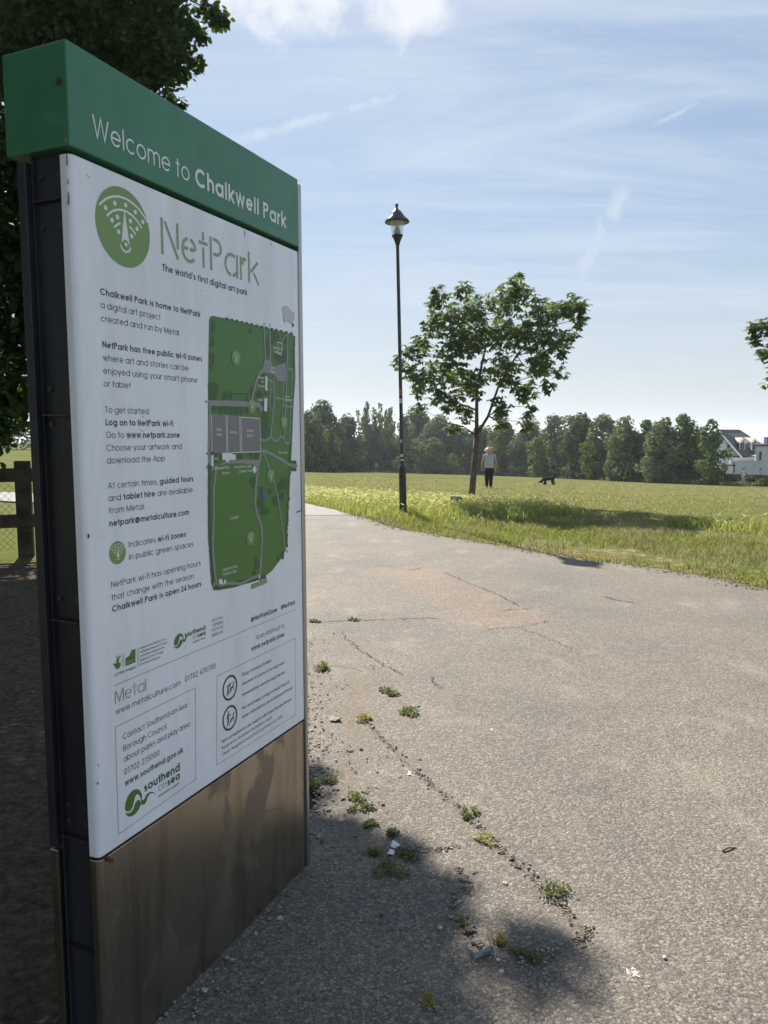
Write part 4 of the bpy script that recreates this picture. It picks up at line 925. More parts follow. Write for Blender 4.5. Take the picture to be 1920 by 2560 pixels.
way(((450, 500), (415, 590), (390, 690), (388, 720)), .010); way(((548, 545), (552, 700), (540, 840), (530, 940), (525, 990)), .008); way(((455, 1018), (490, 1018), (530, 990), (550, 1022), (578, 1022), (600, 985), (630, 1005)), .007)
way(((650, 220), (648, 480), (640, 700), (625, 1000), (640, 1040), (665, 1040), (690, 490), (645, 480)), .007); way(((608, 290), (640, 225)), .006); way(((545, 590), (480, 540)), .006); way(((500, 640), (550, 640)), .005); way(((620, 580), (616, 760), (618, 860)), .006); way(((552, 700), (690, 720)), .006); way(((616, 760), (690, 770)), .006); way(((522, 560), (522, 780)), .006)
way(((455, 1090), (530, 1120), (610, 1165), (660, 1200), (722, 1210)), .010); way(((465, 1095), (520, 1240), (570, 1390), (600, 1570), (635, 1830)), .007)
a3.poly(g8(((130, 1205), (190, 1170), (300, 1162), (420, 1165), (450, 1160), (430, 1260), (395, 1200), (300, 1190), (190, 1195))))
way(((455, 1110), (430, 1230), (415, 1370), (408, 1470), (420, 1560), (455, 1650), (462, 1760), (455, 1900), (445, 2045)), .011); way(((120, 1205), (98, 1400), (100, 1600), (92, 1800), (105, 1980), (120, 2085), (150, 2100), (220, 2085), (300, 2090), (380, 2050), (440, 2030)), .009)
a3.build('map_paths', I_PATH, pmap)
a4 = Ink(-0.0016); a4.poly(g8(((78, 822), (190, 828), (290, 838), (445, 855), (450, 1105), (240, 1112), (110, 1112), (78, 1100)))); a4.build('map_courts', I_COURT, pmap)
a5 = Ink(-0.0019)
for P in (((485, 540), (500, 543), (498, 650), (484, 645)), ((478, 703), (500, 706), (497, 805), (474, 798)), ((160, 1112), (240, 1112), (240, 1125), (262, 1125), (262, 1165), (215, 1165), (212, 1180), (190, 1180), (188, 1165), (163, 1165)), ((80, 1130), (98, 1130), (96, 1215), (80, 1210)), ((402, 1205), (420, 1240), (404, 1270), (386, 1240)), ((135, 2058), (160, 2052), (172, 2095), (140, 2090)), ((185, 2055), (195, 2080), (172, 2098), (178, 2060)), ((436, 2020), (445, 2030), (444, 2058), (438, 2058), (437, 2035))): a5.poly(g8(P))
for P in (((82, 826), (85, 1105)), ((190, 832), (196, 1108)), ((200, 832), (204, 1108)), ((292, 842), (298, 1106)), ((302, 845), (308, 1106)), ((302, 845), (444, 856)), ((445, 858), (450, 1104), (240, 1110)), ((578, 285), (608, 295), (606, 380), (580, 372), (578, 285))): a5.ribbon([zs(8, *p) for p in P], .0022)
for txt, x0, x1, y in (('Play', 120, 160, 948), ('Area', 120, 160, 985), ('Tennis', 218, 272, 968), ('Urban', 345, 395, 955), ('Sports', 345, 396, 992), ('Memorial', 545, 612, 335), ('Garden', 552, 600, 365), ('Car', 526, 552, 485), ('Park', 524, 556, 515), ('Metal', 430, 475, 558), ('Art', 452, 475, 590), ('School', 428, 476, 620), ('Metal', 428, 466, 725), ('Rose', 632, 664, 700), ('Garden', 628, 680, 725), ('WC', 104, 134, 1168), ('Chalkwell Park', 90, 215, 1240), ('Rooms', 160, 216, 1275), ('Westcliff-on-Sea', 253, 380, 1230), ('Cricket Club', 283, 382, 1262), ('Play Area', 586, 648, 1120), ('Cricket', 222, 284, 1612)):
    a_ = zs(8, x0, y); b_ = zs(8, x1, y+(x1-x0)*0.06*np.sign(0.0+700-y)*0.0); cap_ = .0088
    a5.text(txt, (a_[0], a_[1]), (b_[0], a_[1]), cap_, w=.13)
for txt, p, q in (('Leigh-on-Sea', (165, 2000), (272, 1965)), ('Cricket Club', (165, 2035), (268, 2000))):
    a_ = zs(8, *p); b_ = zs(8, *q); v = (a_[1]+b_[1])/2; a5.text(txt, (a_[0], v), (b_[0], v), .0088, w=.13)
a5.build('lettering', I_WHITE, pmap)
MKM = mat('map_marker', (0.155, 0.29, 0.095), 0.4); MKP = mat('print_pale', (0.62, 0.68, 0.55), 0.4)
a6 = Ink(-0.0018); a7 = Ink(-0.0022)
for x, y, ry in ((266, 405, 58), (385, 765, 56), (625, 885, 50), (525, 1285, 52), (375, 1750, 54)):
    c_ = zs(8, x, y); emblem(a6, a7, c_, (zs(8, x, y-ry)[1]-zs(8, x, y+ry)[1])/2, .05)
    mk = a6.build('map_marker', MKM, pmap); a7.build('map_marker_print', MKP, mk); a6 = Ink(-0.0018); a7 = Ink(-0.0022)
a6.poly(g8(((383, 2095), (497, 2055), (497, 2085), (383, 2130))))
mk = a6.build('map_marker', MKM, pmap)
v0 = zs(8, 392, 2118); v1 = zs(8, 488, 2080); a7.text('YOU ARE HERE', (v0[0], v0[1]), (v1[0], v0[1]), .0082, w=.13)
a7.build('map_marker_print', MKP, mk)
a8 = Ink(-0.0016); a8.poly(g8(((462, 1412), (492, 1412), (490, 1440), (488, 1468), (466, 1465), (468, 1440)))); a8.build('map_pond', I_BLUE, pmap)
a9 = Ink()
for x, y, dx, dy in ((478, 160, 0, -18), (521, 155, 0, 14), (40, 730, 8, 0), (50, 1118, 8, 0), (50, 1220, 8, 0), (728, 1210, -8, 0), (650, 1850, -6, -10), (95, 2115, 8, -16)):
    l = math.hypot(dx, dy); ux, uy = dx/l, dy/l
    a9.ribbon([zs(8, x-dx, y-dy), zs(8, x+dx, y+dy)], .0022); a9.ribbon([zs(8, x+dx-5*ux-5*uy, y+dy-9*uy+9*ux), zs(8, x+dx, y+dy), zs(8, x+dx-5*ux+5*uy, y+dy-9*uy-9*ux)], .0022)
a9.build('map_arrow', I_LGREEN, panel)
# wear on the panel: torn sticker, specks and scratches
s1 = Ink(-0.0009); s1.poly([zs(8, *p) for p in ((614, 20), (640, 14), (660, 20), (672, 45), (706, 70), (702, 120), (680, 150), (650, 130), (628, 125), (618, 90))]); s1.build('torn_sticker', I_SCUFF, panel)
s2 = Ink(-0.0013)
for P in (((618, 90), (628, 125), (640, 148), (626, 130)), ((684, 140), (700, 150), (698, 175), (686, 165))): s2.poly([zs(8, *p) for p in P])
s2.build('torn_sticker', mat('sticker_violet', (0.10, 0.09, 0.28), 0.6), panel)
s3 = Ink(-0.0009)
for r_, x, y, rx, ry in ((7, 1249, 450, .0016, .006), (7, 1250, 478, .0014, .004), (7, 1457, 543, .0014, .006), (7, 906, 917, .0014, .0016), (2, 868, 135, .0012, .0014), (2, 778, 1283, .0012, .0013), (2, 843, 555, .0008, .0008), (3, 60, 458, .003, .006), (3, 683, 322, .0016, .0015), (4, 12, 1408, .002, .004), (4, 16, 1270, .0013, .003), (1, 545, 580, .0016, .004), (1, 475, 500, .0016, .0025), (2, 830, 1253, .001, .001)):
    s3.disc(zs(r_, x, y), rx, ry, n=8)
for r_, P in ((1, ((460, 925), (466, 940), (478, 944))), (1, ((540, 545), (552, 580), (545, 590))), (2, ((440, 1025), (457, 1045))), (2, ((425, 1125), (455, 1145)))): s3.ribbon([zs(r_, *p) for p in P], .0009)
s3.ribbon([zs(4, 1285, 1625), zs(4, 1380, 1608), zs(4, 1455, 1603)], .0012); s3.ribbon([zs(3, 1545, 288), zs(3, 1590, 272)], .004)
s3.build('speck', I_OLIVE, panel)

# ================================================================== trees
def poly_arr(pts): return np.array([(x, y) for x, y in pts], float)
T_OAK = poly_arr([(0, 0), (.10, .14), (.26, .20), (.20, .34), (.36, .46), (.27, .58), (.34, .74), (.16, .80), (.10, .97), (-.10, .97), (-.16, .80), (-.34, .72), (-.27, .58), (-.36, .44), (-.20, .33), (-.26, .20), (-.10, .14)])
T_SIMPLE = poly_arr([(0, 0), (.24, .25), (.26, .6), (0, 1), (-.26, .6), (-.24, .25)])
T_LEAFLET = poly_arr([(0, 0), (.10, .28), (.21, .60), (.17, .82), (0, 1.0), (-.17, .82), (-.21, .60), (-.10, .28)])
T_CLUMP = poly_arr([(0, -.5), (.22, -.22), (.5, -.12), (.28, .16), (.32, .48), (0, .30), (-.34, .46), (-.26, .12), (-.5, -.14), (-.2, -.24)])
def unit(v): return v/(np.linalg.norm(v, axis=-1, keepdims=True)+1e-9)
def leaf_mesh(P, D, Nm, size, tmpl):
    """flat leaves at P, pointing along D with face normal near Nm"""
    n = len(P); D = unit(D); S = unit(np.cross(D, Nm)); size = np.broadcast_to(size, (n,))[:, None, None]
    V = P[:, None, :]+size*(tmpl[None, :, 0, None]*S[:, None, :]+tmpl[None, :, 1, None]*D[:, None, :])
    k = len(tmpl); F = np.arange(n*k).reshape(n, k); return V.reshape(-1, 3), F
def ball(n, c, r, shell=0.35, sq=(1, 1, 1)):
    d = unit(rng.normal(size=(n, 3))); rad = (shell+(1-shell)*rng.random((n, 1)))**(1/1.6)
    return np.array(c)+d*rad*r*np.array(sq), d
M_BARK = noisy('bark', (0.045, 0.038, 0.030), (0.12, 0.105, 0.085), 14, 0.9, bump=0.8, stretch=(1, 1, 0.2))
M_BARK2 = noisy('young_bark', (0.085, 0.068, 0.048), (0.165, 0.14, 0.105), 16, 0.85, bump=0.6, stretch=(1, 1, 0.3))
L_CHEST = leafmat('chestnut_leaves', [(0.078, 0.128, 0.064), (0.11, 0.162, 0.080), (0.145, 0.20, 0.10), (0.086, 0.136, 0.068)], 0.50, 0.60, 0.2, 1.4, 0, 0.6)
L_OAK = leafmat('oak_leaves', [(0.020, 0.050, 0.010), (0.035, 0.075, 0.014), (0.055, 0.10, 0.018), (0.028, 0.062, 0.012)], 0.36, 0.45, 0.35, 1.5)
def bend(p, q, k=5, sag=0.12, jit=0.05):
    p = np.array(p, float); q = np.array(q, float); L_ = np.linalg.norm(q-p); out = []
    off = rng.normal(0, jit*L_, 3)
    for i in range(k+1):
        u = i/k; out.append(p+(q-p)*u+np.array([0, 0, sag*L_*math.sin(math.pi*u)*0.5])+off*math.sin(math.pi*u))
    return out

# --- young horse chestnut beside the lamp post
CB = gpt(1178, 1257); CY = CB[1]; CK = CY/1923.0
Z2 = lambda x, y, dy=0.0: at(960+x*0.3255, 640+y*0.3255, CY+dy)
LOBES = [(1020, 150, 62), (1010, 210, 60), (640, 255, 72), (430, 300, 85), (370, 370, 55), (380, 510, 95), (300, 640, 70), (240, 740, 95), (110, 790, 55), (210, 870, 60), (310, 930, 110), (250, 1040, 50), (520, 490, 130), (700, 400, 120), (880, 330, 110), (1060, 290, 100), (1180, 420, 120), (1330, 400, 85), (1440, 360, 90), (1510, 400, 60), (1490, 520, 70), (1440, 600, 50), (1310, 620, 125), (1380, 760, 50), (1340, 860, 50), (1120, 600, 150), (900, 560, 150), (700, 620, 150), (560, 680, 140), (470, 860, 140), (420, 1060, 75), (290, 1140, 45), (520, 1080, 95), (680, 960, 130), (930, 850, 150), (1190, 820, 120), (1260, 1000, 55), (1100, 1060, 95), (1120, 1150, 50), (900, 1130, 85), (640, 1210, 75), (560, 1300, 55), (500, 1330, 30), (1110, 1240, 65), (890, 1240, 55), (940, 1260, 40)]
def make_chestnut():
    root = empty('young_chestnut_tree', tuple(CB))
    off = CB
    mbk = MB(); V_ = []; F_ = []; o = 0
    fork = Z2(712, 1375)-off; base = np.array([0, 0, -0.08]); midt = Z2(690, 1650)-off; lead = Z2(715, 1000)-off; lead2 = Z2(880, 1000, -.2)-off; top = Z2(930, 420, .1)-off; top2 = Z2(1180, 560, -.2)-off; left_ = Z2(610, 1310, .1)-off
    mbk.tube([base, base+[0, 0, .12], midt, fork], [0.115, 0.085, 0.075, 0.066], 10)
    mbk.tube([fork, Z2(712, 1180)-off, lead, Z2(780, 700)-off, top], [0.050, 0.042, 0.035, 0.024, 0.008], 8)
    mbk.tube([fork, Z2(800, 1230, -.1)-off, lead2, Z2(1020, 760, -.25)-off, top2], [0.040, 0.032, 0.026, 0.018, 0.007], 8)
    mbk.tube([fork-[0, 0, .02], Z2(660, 1345, .05)-off, left_], [0.026, 0.020, 0.010], 7)
    spine = [fork, Z2(712, 1180)-off, lead, Z2(780, 700)-off, top, Z2(800, 1230, -.1)-off, lead2, Z2(1020, 760, -.25)-off, top2, left_]
    for x, y, r_ in LOBES:
        rm = r_*0.3255*CK; cx = 760; R_ = 690
        span = math.sqrt(max(0.02, 1-((x-cx)/R_)**2-((y-720)/700)**2))*1.15
        reps = 1 if r_ < 100 else 2
        for q in range(reps):
            dy = rng.uniform(-span, span) if reps == 1 else span*(-0.75+1.5*q/(reps-1))+rng.normal(0, .1)
            c = Z2(x+rng.normal(0, 12), y+rng.normal(0, 12), dy)-off
            sp_ = min([s_ for s_ in spine if s_[2] < c[2]+.15] or [fork], key=lambda s_: np.linalg.norm(s_-c))
            mbk.tube(bend(sp_, c, 5, -0.05, 0.06), np.linspace(0.013, 0.004, 6), 5)
            ncl = max(13, int((rm/0.30)**2*(56 if r_ < 100 else 38)/(1 if reps == 1 else 1.25)))
            Pc, dc = ball(ncl, c, rm*1.12, 0.08, (1, 1, 0.95))
            for p, d in zip(Pc, dc):
                if rng.random() < 0.3: mbk.tube([c, (c+p)/2+[0, 0, .02], p], [.004, .003, .002], 3, cap=False)
                a0 = rng.random()*6.28; nl = 5 + (rng.random() < .35); L_ = 0.105+0.07*rng.random()
                out = unit(d*np.array([1, 1, .2])+rng.normal(0, .3, 3))
                th = a0+np.arange(nl)*6.283/nl*0.85
                D = np.stack([np.cos(th), np.sin(th), np.full(nl, -.55-.6*rng.random())], -1)*0.9+out*0.45
                N_ = np.tile(np.array([0, 0, 1.0])+out*0.4, (nl, 1))+rng.normal(0, .25, (nl, 3))
                V, F = leaf_mesh(np.tile(p, (nl, 1)), D, N_, L_*(0.75+.4*rng.random(nl)), T_LEAFLET)
                V_.append(V); F_.append(F+o); o += len(V)
    mbk.build('trunk', M_BARK2, root, smooth=True)
    link('crown', arr_mesh('crown', np.concatenate(V_), np.concatenate(F_)), L_CHEST, root)
    return root
chest = make_chestnut()
tag(chest, 'young broad-leaved tree with drooping leaves and a slim bare trunk beside the lamp post', 'tree')
c2 = copy_tree(chest); cc = np.array([11.30, 17.9]); c2.location = (cc[0], cc[1], float(hz(*cc))+0.05); c2.rotation_euler = (0, 0, R(152)); c2.scale = (1.0, 1.0, 0.90)
tag(c2, 'tree whose leafy branch tip pokes in at the right edge of the picture', 'tree')

# --- big oak behind and left of the sign
OKY = 8.75
OL = [(345, 25, 44, .1), (330, 96, 38, .2), (328, 150, 32, .2), (318, 95, 62, .3), (296, 185, 52, .4), (250, 60, 105, .5), (215, 150, 90, .6), (150, 20, 115, .2), (60, 60, 110, .3), (15, 140, 80, .5), (260, -110, 120, .3), (120, -150, 150, .2), (330, -60, 60, .2),
      (-62, 260, 96, -.2), (-58, 440, 90, 0), (-52, 620, 84, .2), (-40, 790, 74, .1), (-12, 915, 46, 0), (-45, 930, 50, .3), (8, 330, 36, .5), (4, 540, 34, .6), (2, 720, 34, .5), (6, 860, 34, .5), (-220, 200, 170, .2), (-240, 480, 180, .5), (-230, 760, 160, .2), (-400, 400, 200, 0), (-420, 100, 200, .4), (-200, -80, 190, .4), (-600, 500, 220, .2), (-560, 800, 170, .4),
      (150, 330, 125, .5), (260, 380, 100, .4), (280, 500, 90, .3), (150, 520, 130, .6), (280, 650, 85, .2), (170, 700, 120, .4), (90, 620, 110, .9), (60, 380, 110, 1.0), (90, 830, 100, .9), (220, 860, 70, .5)]
SPRAYS = [((350, 25), (420, 58), (442, 82)), ((370, 30), (410, 72), (428, 62)), ((430, -10), (470, 24), (490, 48)), ((440, 0), (462, 35), (468, 52)), ((395, 10), (412, 50), (416, 74)), ((330, 128), (392, 132), (434, 140)), ((380, 130), (400, 148), (404, 168)), ((390, 128), (408, 112), (412, 104)), ((345, 165), (372, 168), (388, 172)), ((345, 185), (378, 208), (394, 230)), ((340, 190), (362, 215), (372, 226)), ((330, 90), (378, 98), (396, 112)), ((340, 80), (368, 74), (384, 80)), ((320, 60), (360, 62), (392, 54)), ((352, 150), (366, 140), (380, 152)), ((410, 0), (436, 12), (452, 22)), ((350, 110), (370, 122), (384, 118)), ((345, 55), (388, 88), (398, 84))]
oak = empty('oak_tree', (-3.3, 11.4, 0)); oo = np.array([-3.3, 11.4, 0])
OP = lambda x, y, Y: at(x*1.15732, y*1.15732, Y)
mbk = MB(); Vo = []; Fo = []; no = 0; Vs = []; Fs = []; ns = 0
tr = [np.array([0, 0, -.1]), np.array([.02, 0, .5]), np.array([-.06, .05, 2.0]), np.array([.05, .1, 3.6]), np.array([-.1, 0, 4.9]), np.array([-.7, -.1, 6.2])]
mbk.tube(tr, [.34, .25, .22, .19, .13, .06], 12)
for x, y, r_, dd in OL:
    fringe = dd < 0.25 and x > 330 and y < 240
    for q in range(1 if r_ < 60 or (x > 280 and y < 260) else 2):
        Y = OKY+dd+(0 if q == 0 else rng.uniform(.5, 1.4))+rng.normal(0, .08)
        c = OP(x, y, Y)-oo; rm = r_*1.157/1923*Y
        s_ = min(tr[2:], key=lambda t_: np.linalg.norm(t_-c)+2.0*max(0, t_[2]-c[2]))
        mbk.tube(bend(s_, c, 6, -0.04, .06), np.linspace(.024 if r_ > 60 else .013, .005, 7), 6)
        n = int(min(4200, max(60, 1000*4.19*rm**3*(1.4 if rm < .35 else 1)+330*rm**2*3)))
        vis = x < 62 or y < 260
        if fringe: n = int(n*0.40)
        if not vis: n = n//3
        P, d = ball(n, c, rm, .15, (1, 1, .9))
        if fringe or r_ < 60:                          # leafy sprays reaching out of the mass
            for k in range(int(7+r_/5)):
                dd_ = unit(np.array([rng.normal(.25, .7), rng.normal(0, .7), rng.normal(-.15, .55)])); L_ = rm*(.75+.75*rng.random()); e = c+dd_*L_; mid = (c+e)/2+rng.normal(0, .03, 3)
                mbk.tube([c, mid, e], [.007, .005, .002], 4, cap=False); m_ = int(16+46*L_)
                u = rng.random((m_, 1))**.7; P2 = c*(1-u)**2+2*mid*u*(1-u)+e*u*u+rng.normal(0, .035, (m_, 3)); P = np.concatenate([P, P2]); d = np.concatenate([d, np.tile(dd_, (m_, 1))])
        n = len(P)
        D = unit(d*0.8+rng.normal(0, .6, (n, 3))+np.array([0, 0, -.35])); Nm = unit(rng.normal(0, .6, (n, 3))+np.array([0, 0, .8]))
        size = 0.056+0.040*rng.random(n)
        if vis:
            V, F = leaf_mesh(P, D, Nm, size, T_OAK); Vo.append(V); Fo.append(F+no); no += len(V)
        else:
            V, F = leaf_mesh(P, D, Nm, size*2.2, T_SIMPLE); Vs.append(V); Fs.append(F+ns); ns += len(V)
for sp_ in SPRAYS:                                     # single leafy twigs at the edge of the crown
    Y = OKY+rng.uniform(-.25, .35); A_, B_, C_ = [OP(x, y, Y+rng.normal(0, .05))-oo for x, y in sp_]
    L_ = np.linalg.norm(C_-A_); u = np.linspace(0, 1, 6)[:, None]; mbk.tube(list(A_*(1-u)**2+2*B_*u*(1-u)+C_*u*u), np.linspace(.010, .002, 6), 5, cap=False)
    n = int(26+170*L_); u = rng.random((n, 1))**.75; P = A_*(1-u)**2+2*B_*u*(1-u)+C_*u*u; off = rng.normal(0, .042, (n, 3))*(1.15-.6*u); P = P+off
    dd_ = unit(C_-A_); D = unit(dd_*.6+off*9+rng.normal(0, .5, (n, 3))+np.array([0, 0, -.3])); V, F = leaf_mesh(P, D, unit(rng.normal(0, .6, (n, 3))+np.array([0, 0, .8])), .052+.036*rng.random(n), T_OAK); Vo.append(V); Fo.append(F+no); no += len(V)
BIG = [np.array(q)-oo for q in ((-3.3, 11.45, 3.6), (-5.2, 9.6, 4.3), (-6.2, 6.6, 4.7), (-5.9, 4.0, 4.9), (-5.0, 2.0, 5.0), (-3.9, 0.2, 5.1), (-3.0, -1.8, 5.0))]
mbk.tube(BIG, [.12, .11, .10, .09, .075, .06, .04], 9)  # limb for the shading lobes added below
for c, rm in (((-4.6, 3.4, 4.6), 1.3), ((-5.2, 1.0, 4.4), 1.4), ((-4.9, -1.5, 4.8), 1.4), ((-6.6, 4.6, 3.4), 1.4), ((-6.8, 2.2, 3.0), 1.3), ((-5.6, 6.2, 5.4), 1.4), ((-7.5, 0, 3.6), 1.5), ((-5.6, 5.0, 6.2), 1.2), ((-3.3, -1.2, 3.7), 1.1), ((-3.9, 1.2, 3.3), 1.0), ((-4.3, -0.4, 2.0), 1.1), ((-5.4, 3.0, 2.0), 1.1), ((-3.6, -3.0, 3.0), 1.2), ((-2.6, 0.6, 5.2), 1.2), ((-1.3, -0.9, 5.4), 1.2), ((-2.4, 2.6, 6.0), 1.1), ((-0.6, 0.9, 6.2), 1.0), ((-2.4, -2.6, 4.6), 1.3), ((-0.3, -2.2, 5.6), 1.2)):     # unseen crown lobes, added to darken the sign's end and the near ground
    c = np.array(c)-oo; s_ = min(BIG, key=lambda t_: np.linalg.norm(t_-c)); mbk.tube(bend(s_, c, 6, .05, .06), np.linspace(.035, .006, 7), 6); n = 1500
    P, d = ball(n, c, rm, .15, (1, 1, .8)); V, F = leaf_mesh(P, unit(d+rng.normal(0, .6, (n, 3))), unit(rng.normal(0, .6, (n, 3))+np.array([0, 0, .8])), .12+.07*rng.random(n), T_SIMPLE); Vs.append(V); Fs.append(F+ns); ns += len(V)
mbk.build('trunk', M_BARK, oak, smooth=True)
bm_ = bpy.data.meshes.new('crown')
Va = np.concatenate(Vo); Fa = np.concatenate(Fo); Vb = np.concatenate(Vs); Fb = np.concatenate(Fs)+len(Va)
bm_.vertices.add(len(Va)+len(Vb)); bm_.vertices.foreach_set('co', np.concatenate([Va, Vb]).astype(np.float32).ravel())
li = np.concatenate([Fa.ravel(), Fb.ravel()]).astype(np.int32); bm_.loops.add(len(li)); bm_.loops.foreach_set('vertex_index', li)
st_ = np.concatenate([np.arange(len(Fa))*Fa.shape[1], Fa.size+np.arange(len(Fb))*Fb.shape[1]]).astype(np.int32)
bm_.polygons.add(len(st_)); bm_.polygons.foreach_set('loop_start', st_); bm_.update(calc_edges=True)
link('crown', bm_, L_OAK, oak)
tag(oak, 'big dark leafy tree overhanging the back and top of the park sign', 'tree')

# --- the trees and bushes along the far side of the field
def fmat(name, a, b, c, tr=0.30): return leafmat(name, [a, b, c, b], tr, 0.75, 0.08, 1.25)
FM = {'d': fmat('far_leaf_dark', (0.040, 0.072, 0.030), (0.062, 0.102, 0.040), (0.090, 0.135, 0.052)), 'm': fmat('far_leaf_mid', (0.056, 0.098, 0.036), (0.090, 0.142, 0.052), (0.130, 0.186, 0.070)),
      'g': fmat('far_leaf_grey', (0.085, 0.120, 0.070), (0.135, 0.172, 0.105), (0.21, 0.245, 0.165)), 'y': fmat('far_leaf_yellow', (0.075, 0.110, 0.022), (0.120, 0.160, 0.034), (0.170, 0.205, 0.050), .38),
      'o': fmat('far_leaf_olive', (0.070, 0.092, 0.038), (0.105, 0.130, 0.055), (0.145, 0.165, 0.075)), 'b': fmat('far_leaf_brown', (0.16, 0.095, 0.04), (0.22, 0.14, 0.06), (0.28, 0.18, 0.08))}
def far_tree(name, px, top, hw, dd, k, label, cat='tree', shape='round', base=None, group=None):
    g = gpt(px, base if base else base_px(px)); f = 1+dd/g[1]; b = np.array([g[0]*f, g[1]*f, 0]); b[2] = float(hz(b[0], b[1])); Y = b[1]
    H = at(px, top, Y)[2]-b[2]; W = hw*Y/1923.0
    root = empty(name, tuple(b)); V_ = []; F_ = []; o = 0
    bush = cat == 'bush'; cb = 0.0
    lw = max(0.14, min(0.36, 0.0032*Y))*(0.8 if bush else 1.0)
    W = W*(1.42 if shape == 'round' and not bush else 1.05)
    if shape == 'cone': nl = 26
    elif shape == 'airy': nl = 34
    else: nl = 52 if not bush else 20
    subs = []; ph1, ph2 = rng.random()*6.28, rng.random()*6.28
    for i in range(nl):
        u = (i+0.5)/nl if shape in ('cone', 'airy') else (i+rng.random())/nl
        z = H*(cb+(1-cb)*u)
        if shape == 'cone': rr = W*max(0.10, (1-u)**0.75)*(1.0 if u > .15 else .9)
        elif shape == 'airy': rr = W*(0.55+0.75*math.sin(math.pi*min(1, u*1.05)))*(1-0.55*u)
        else: rr = W*math.sqrt(max(0.02, 1-((u-0.34)/0.66)**2))*(.8+.4*rng.random())
        th = rng.random()*6.283; q = math.sqrt(rng.random())*0.80
        if shape == 'round' and not bush: rr *= 1+0.28*math.sin(2*th+ph1)+0.15*math.sin(3*th+ph2); z *= 1-0.20*q*(1+math.sin(th+ph2))*(0.4+u*0.6)
        sr = (0.30 if shape == 'round' else 0.30)*W*(0.55+.9*rng.random())
        if shape == 'airy': sr = 0.30*W*(.7+.6*rng.random())
        if shape == 'round': sr = min(sr, 0.24*H+.2)
        z = min(z, H-sr*0.8)
        subs.append((np.array([rr*q*math.cos(th), rr*q*math.sin(th), max(z, sr*.6)]), sr))
    for c, sr in subs:
        n = int(min(260, max(26, (sr/lw)**2*9.0)))
        P, d = ball(n, c, sr, .45)
        P[:, 2] = np.maximum(P[:, 2], 0.02)
        Nm = unit(d+rng.normal(0, .45, (n, 3))+np.array([0, 0, .25])); D = unit(np.cross(Nm, rng.normal(size=(n, 3))))
        V, F = leaf_mesh(P, D, Nm, lw*(0.8+.7*rng.random(n)), T_CLUMP); V_.append(V); F_.append(F+o); o += len(V)
    if shape == 'airy':                                # feathery upright stems instead of rounded masses
        V_ = []; F_ = []; o = 0; stems = [(rng.normal(0, .55*W), rng.normal(0, .55*W), 0.62+.36*rng.random()) for _ in range(9)]; stems[0] = (0, 0, 1.0)
        for sx, sy, sh in stems:
            n = 190; u = rng.random(n)**0.8; P = np.stack([sx*(.35+u)+rng.normal(0, .36*W, n)*(1.22-.9*u), sy*(.35+u)+rng.normal(0, .36*W, n)*(1.22-.9*u), H*sh*(.05+.95*u)], -1)
            D = unit(np.stack([rng.normal(0, .35, n), rng.normal(0, .35, n), np.ones(n)], -1)); V, F = leaf_mesh(P, D, rng.normal(size=(n, 3)), lw*(.9+.8*rng.random(n)), T_CLUMP*np.array([.7, 1.25])); V_.append(V); F_.append(F+o); o += len(V)
    mbk = MB(); tw = 0.012*H+.03
    mbk.tube([(0, 0, -.2), (0, 0, H*.2), (.1*W, 0, H*.5), (0, .05*W, H*.86)], [tw*1.2, tw, tw*.6, tw*.2], 7)
    for c, sr in subs[::4]:
        mbk.tube(bend((0, 0, min(c[2]*.7, H*.6)), c, 3), [tw*.4, tw*.3, tw*.2, tw*.1], 4)
    mbk.build('trunk', M_BARK, root); link('crown', arr_mesh('crown', np.concatenate(V_), np.concatenate(F_)), FM[k], root)
    return tag(root, label, cat, group or ('bushes along the far side of the field' if bush else 'trees along the far side of the field'))
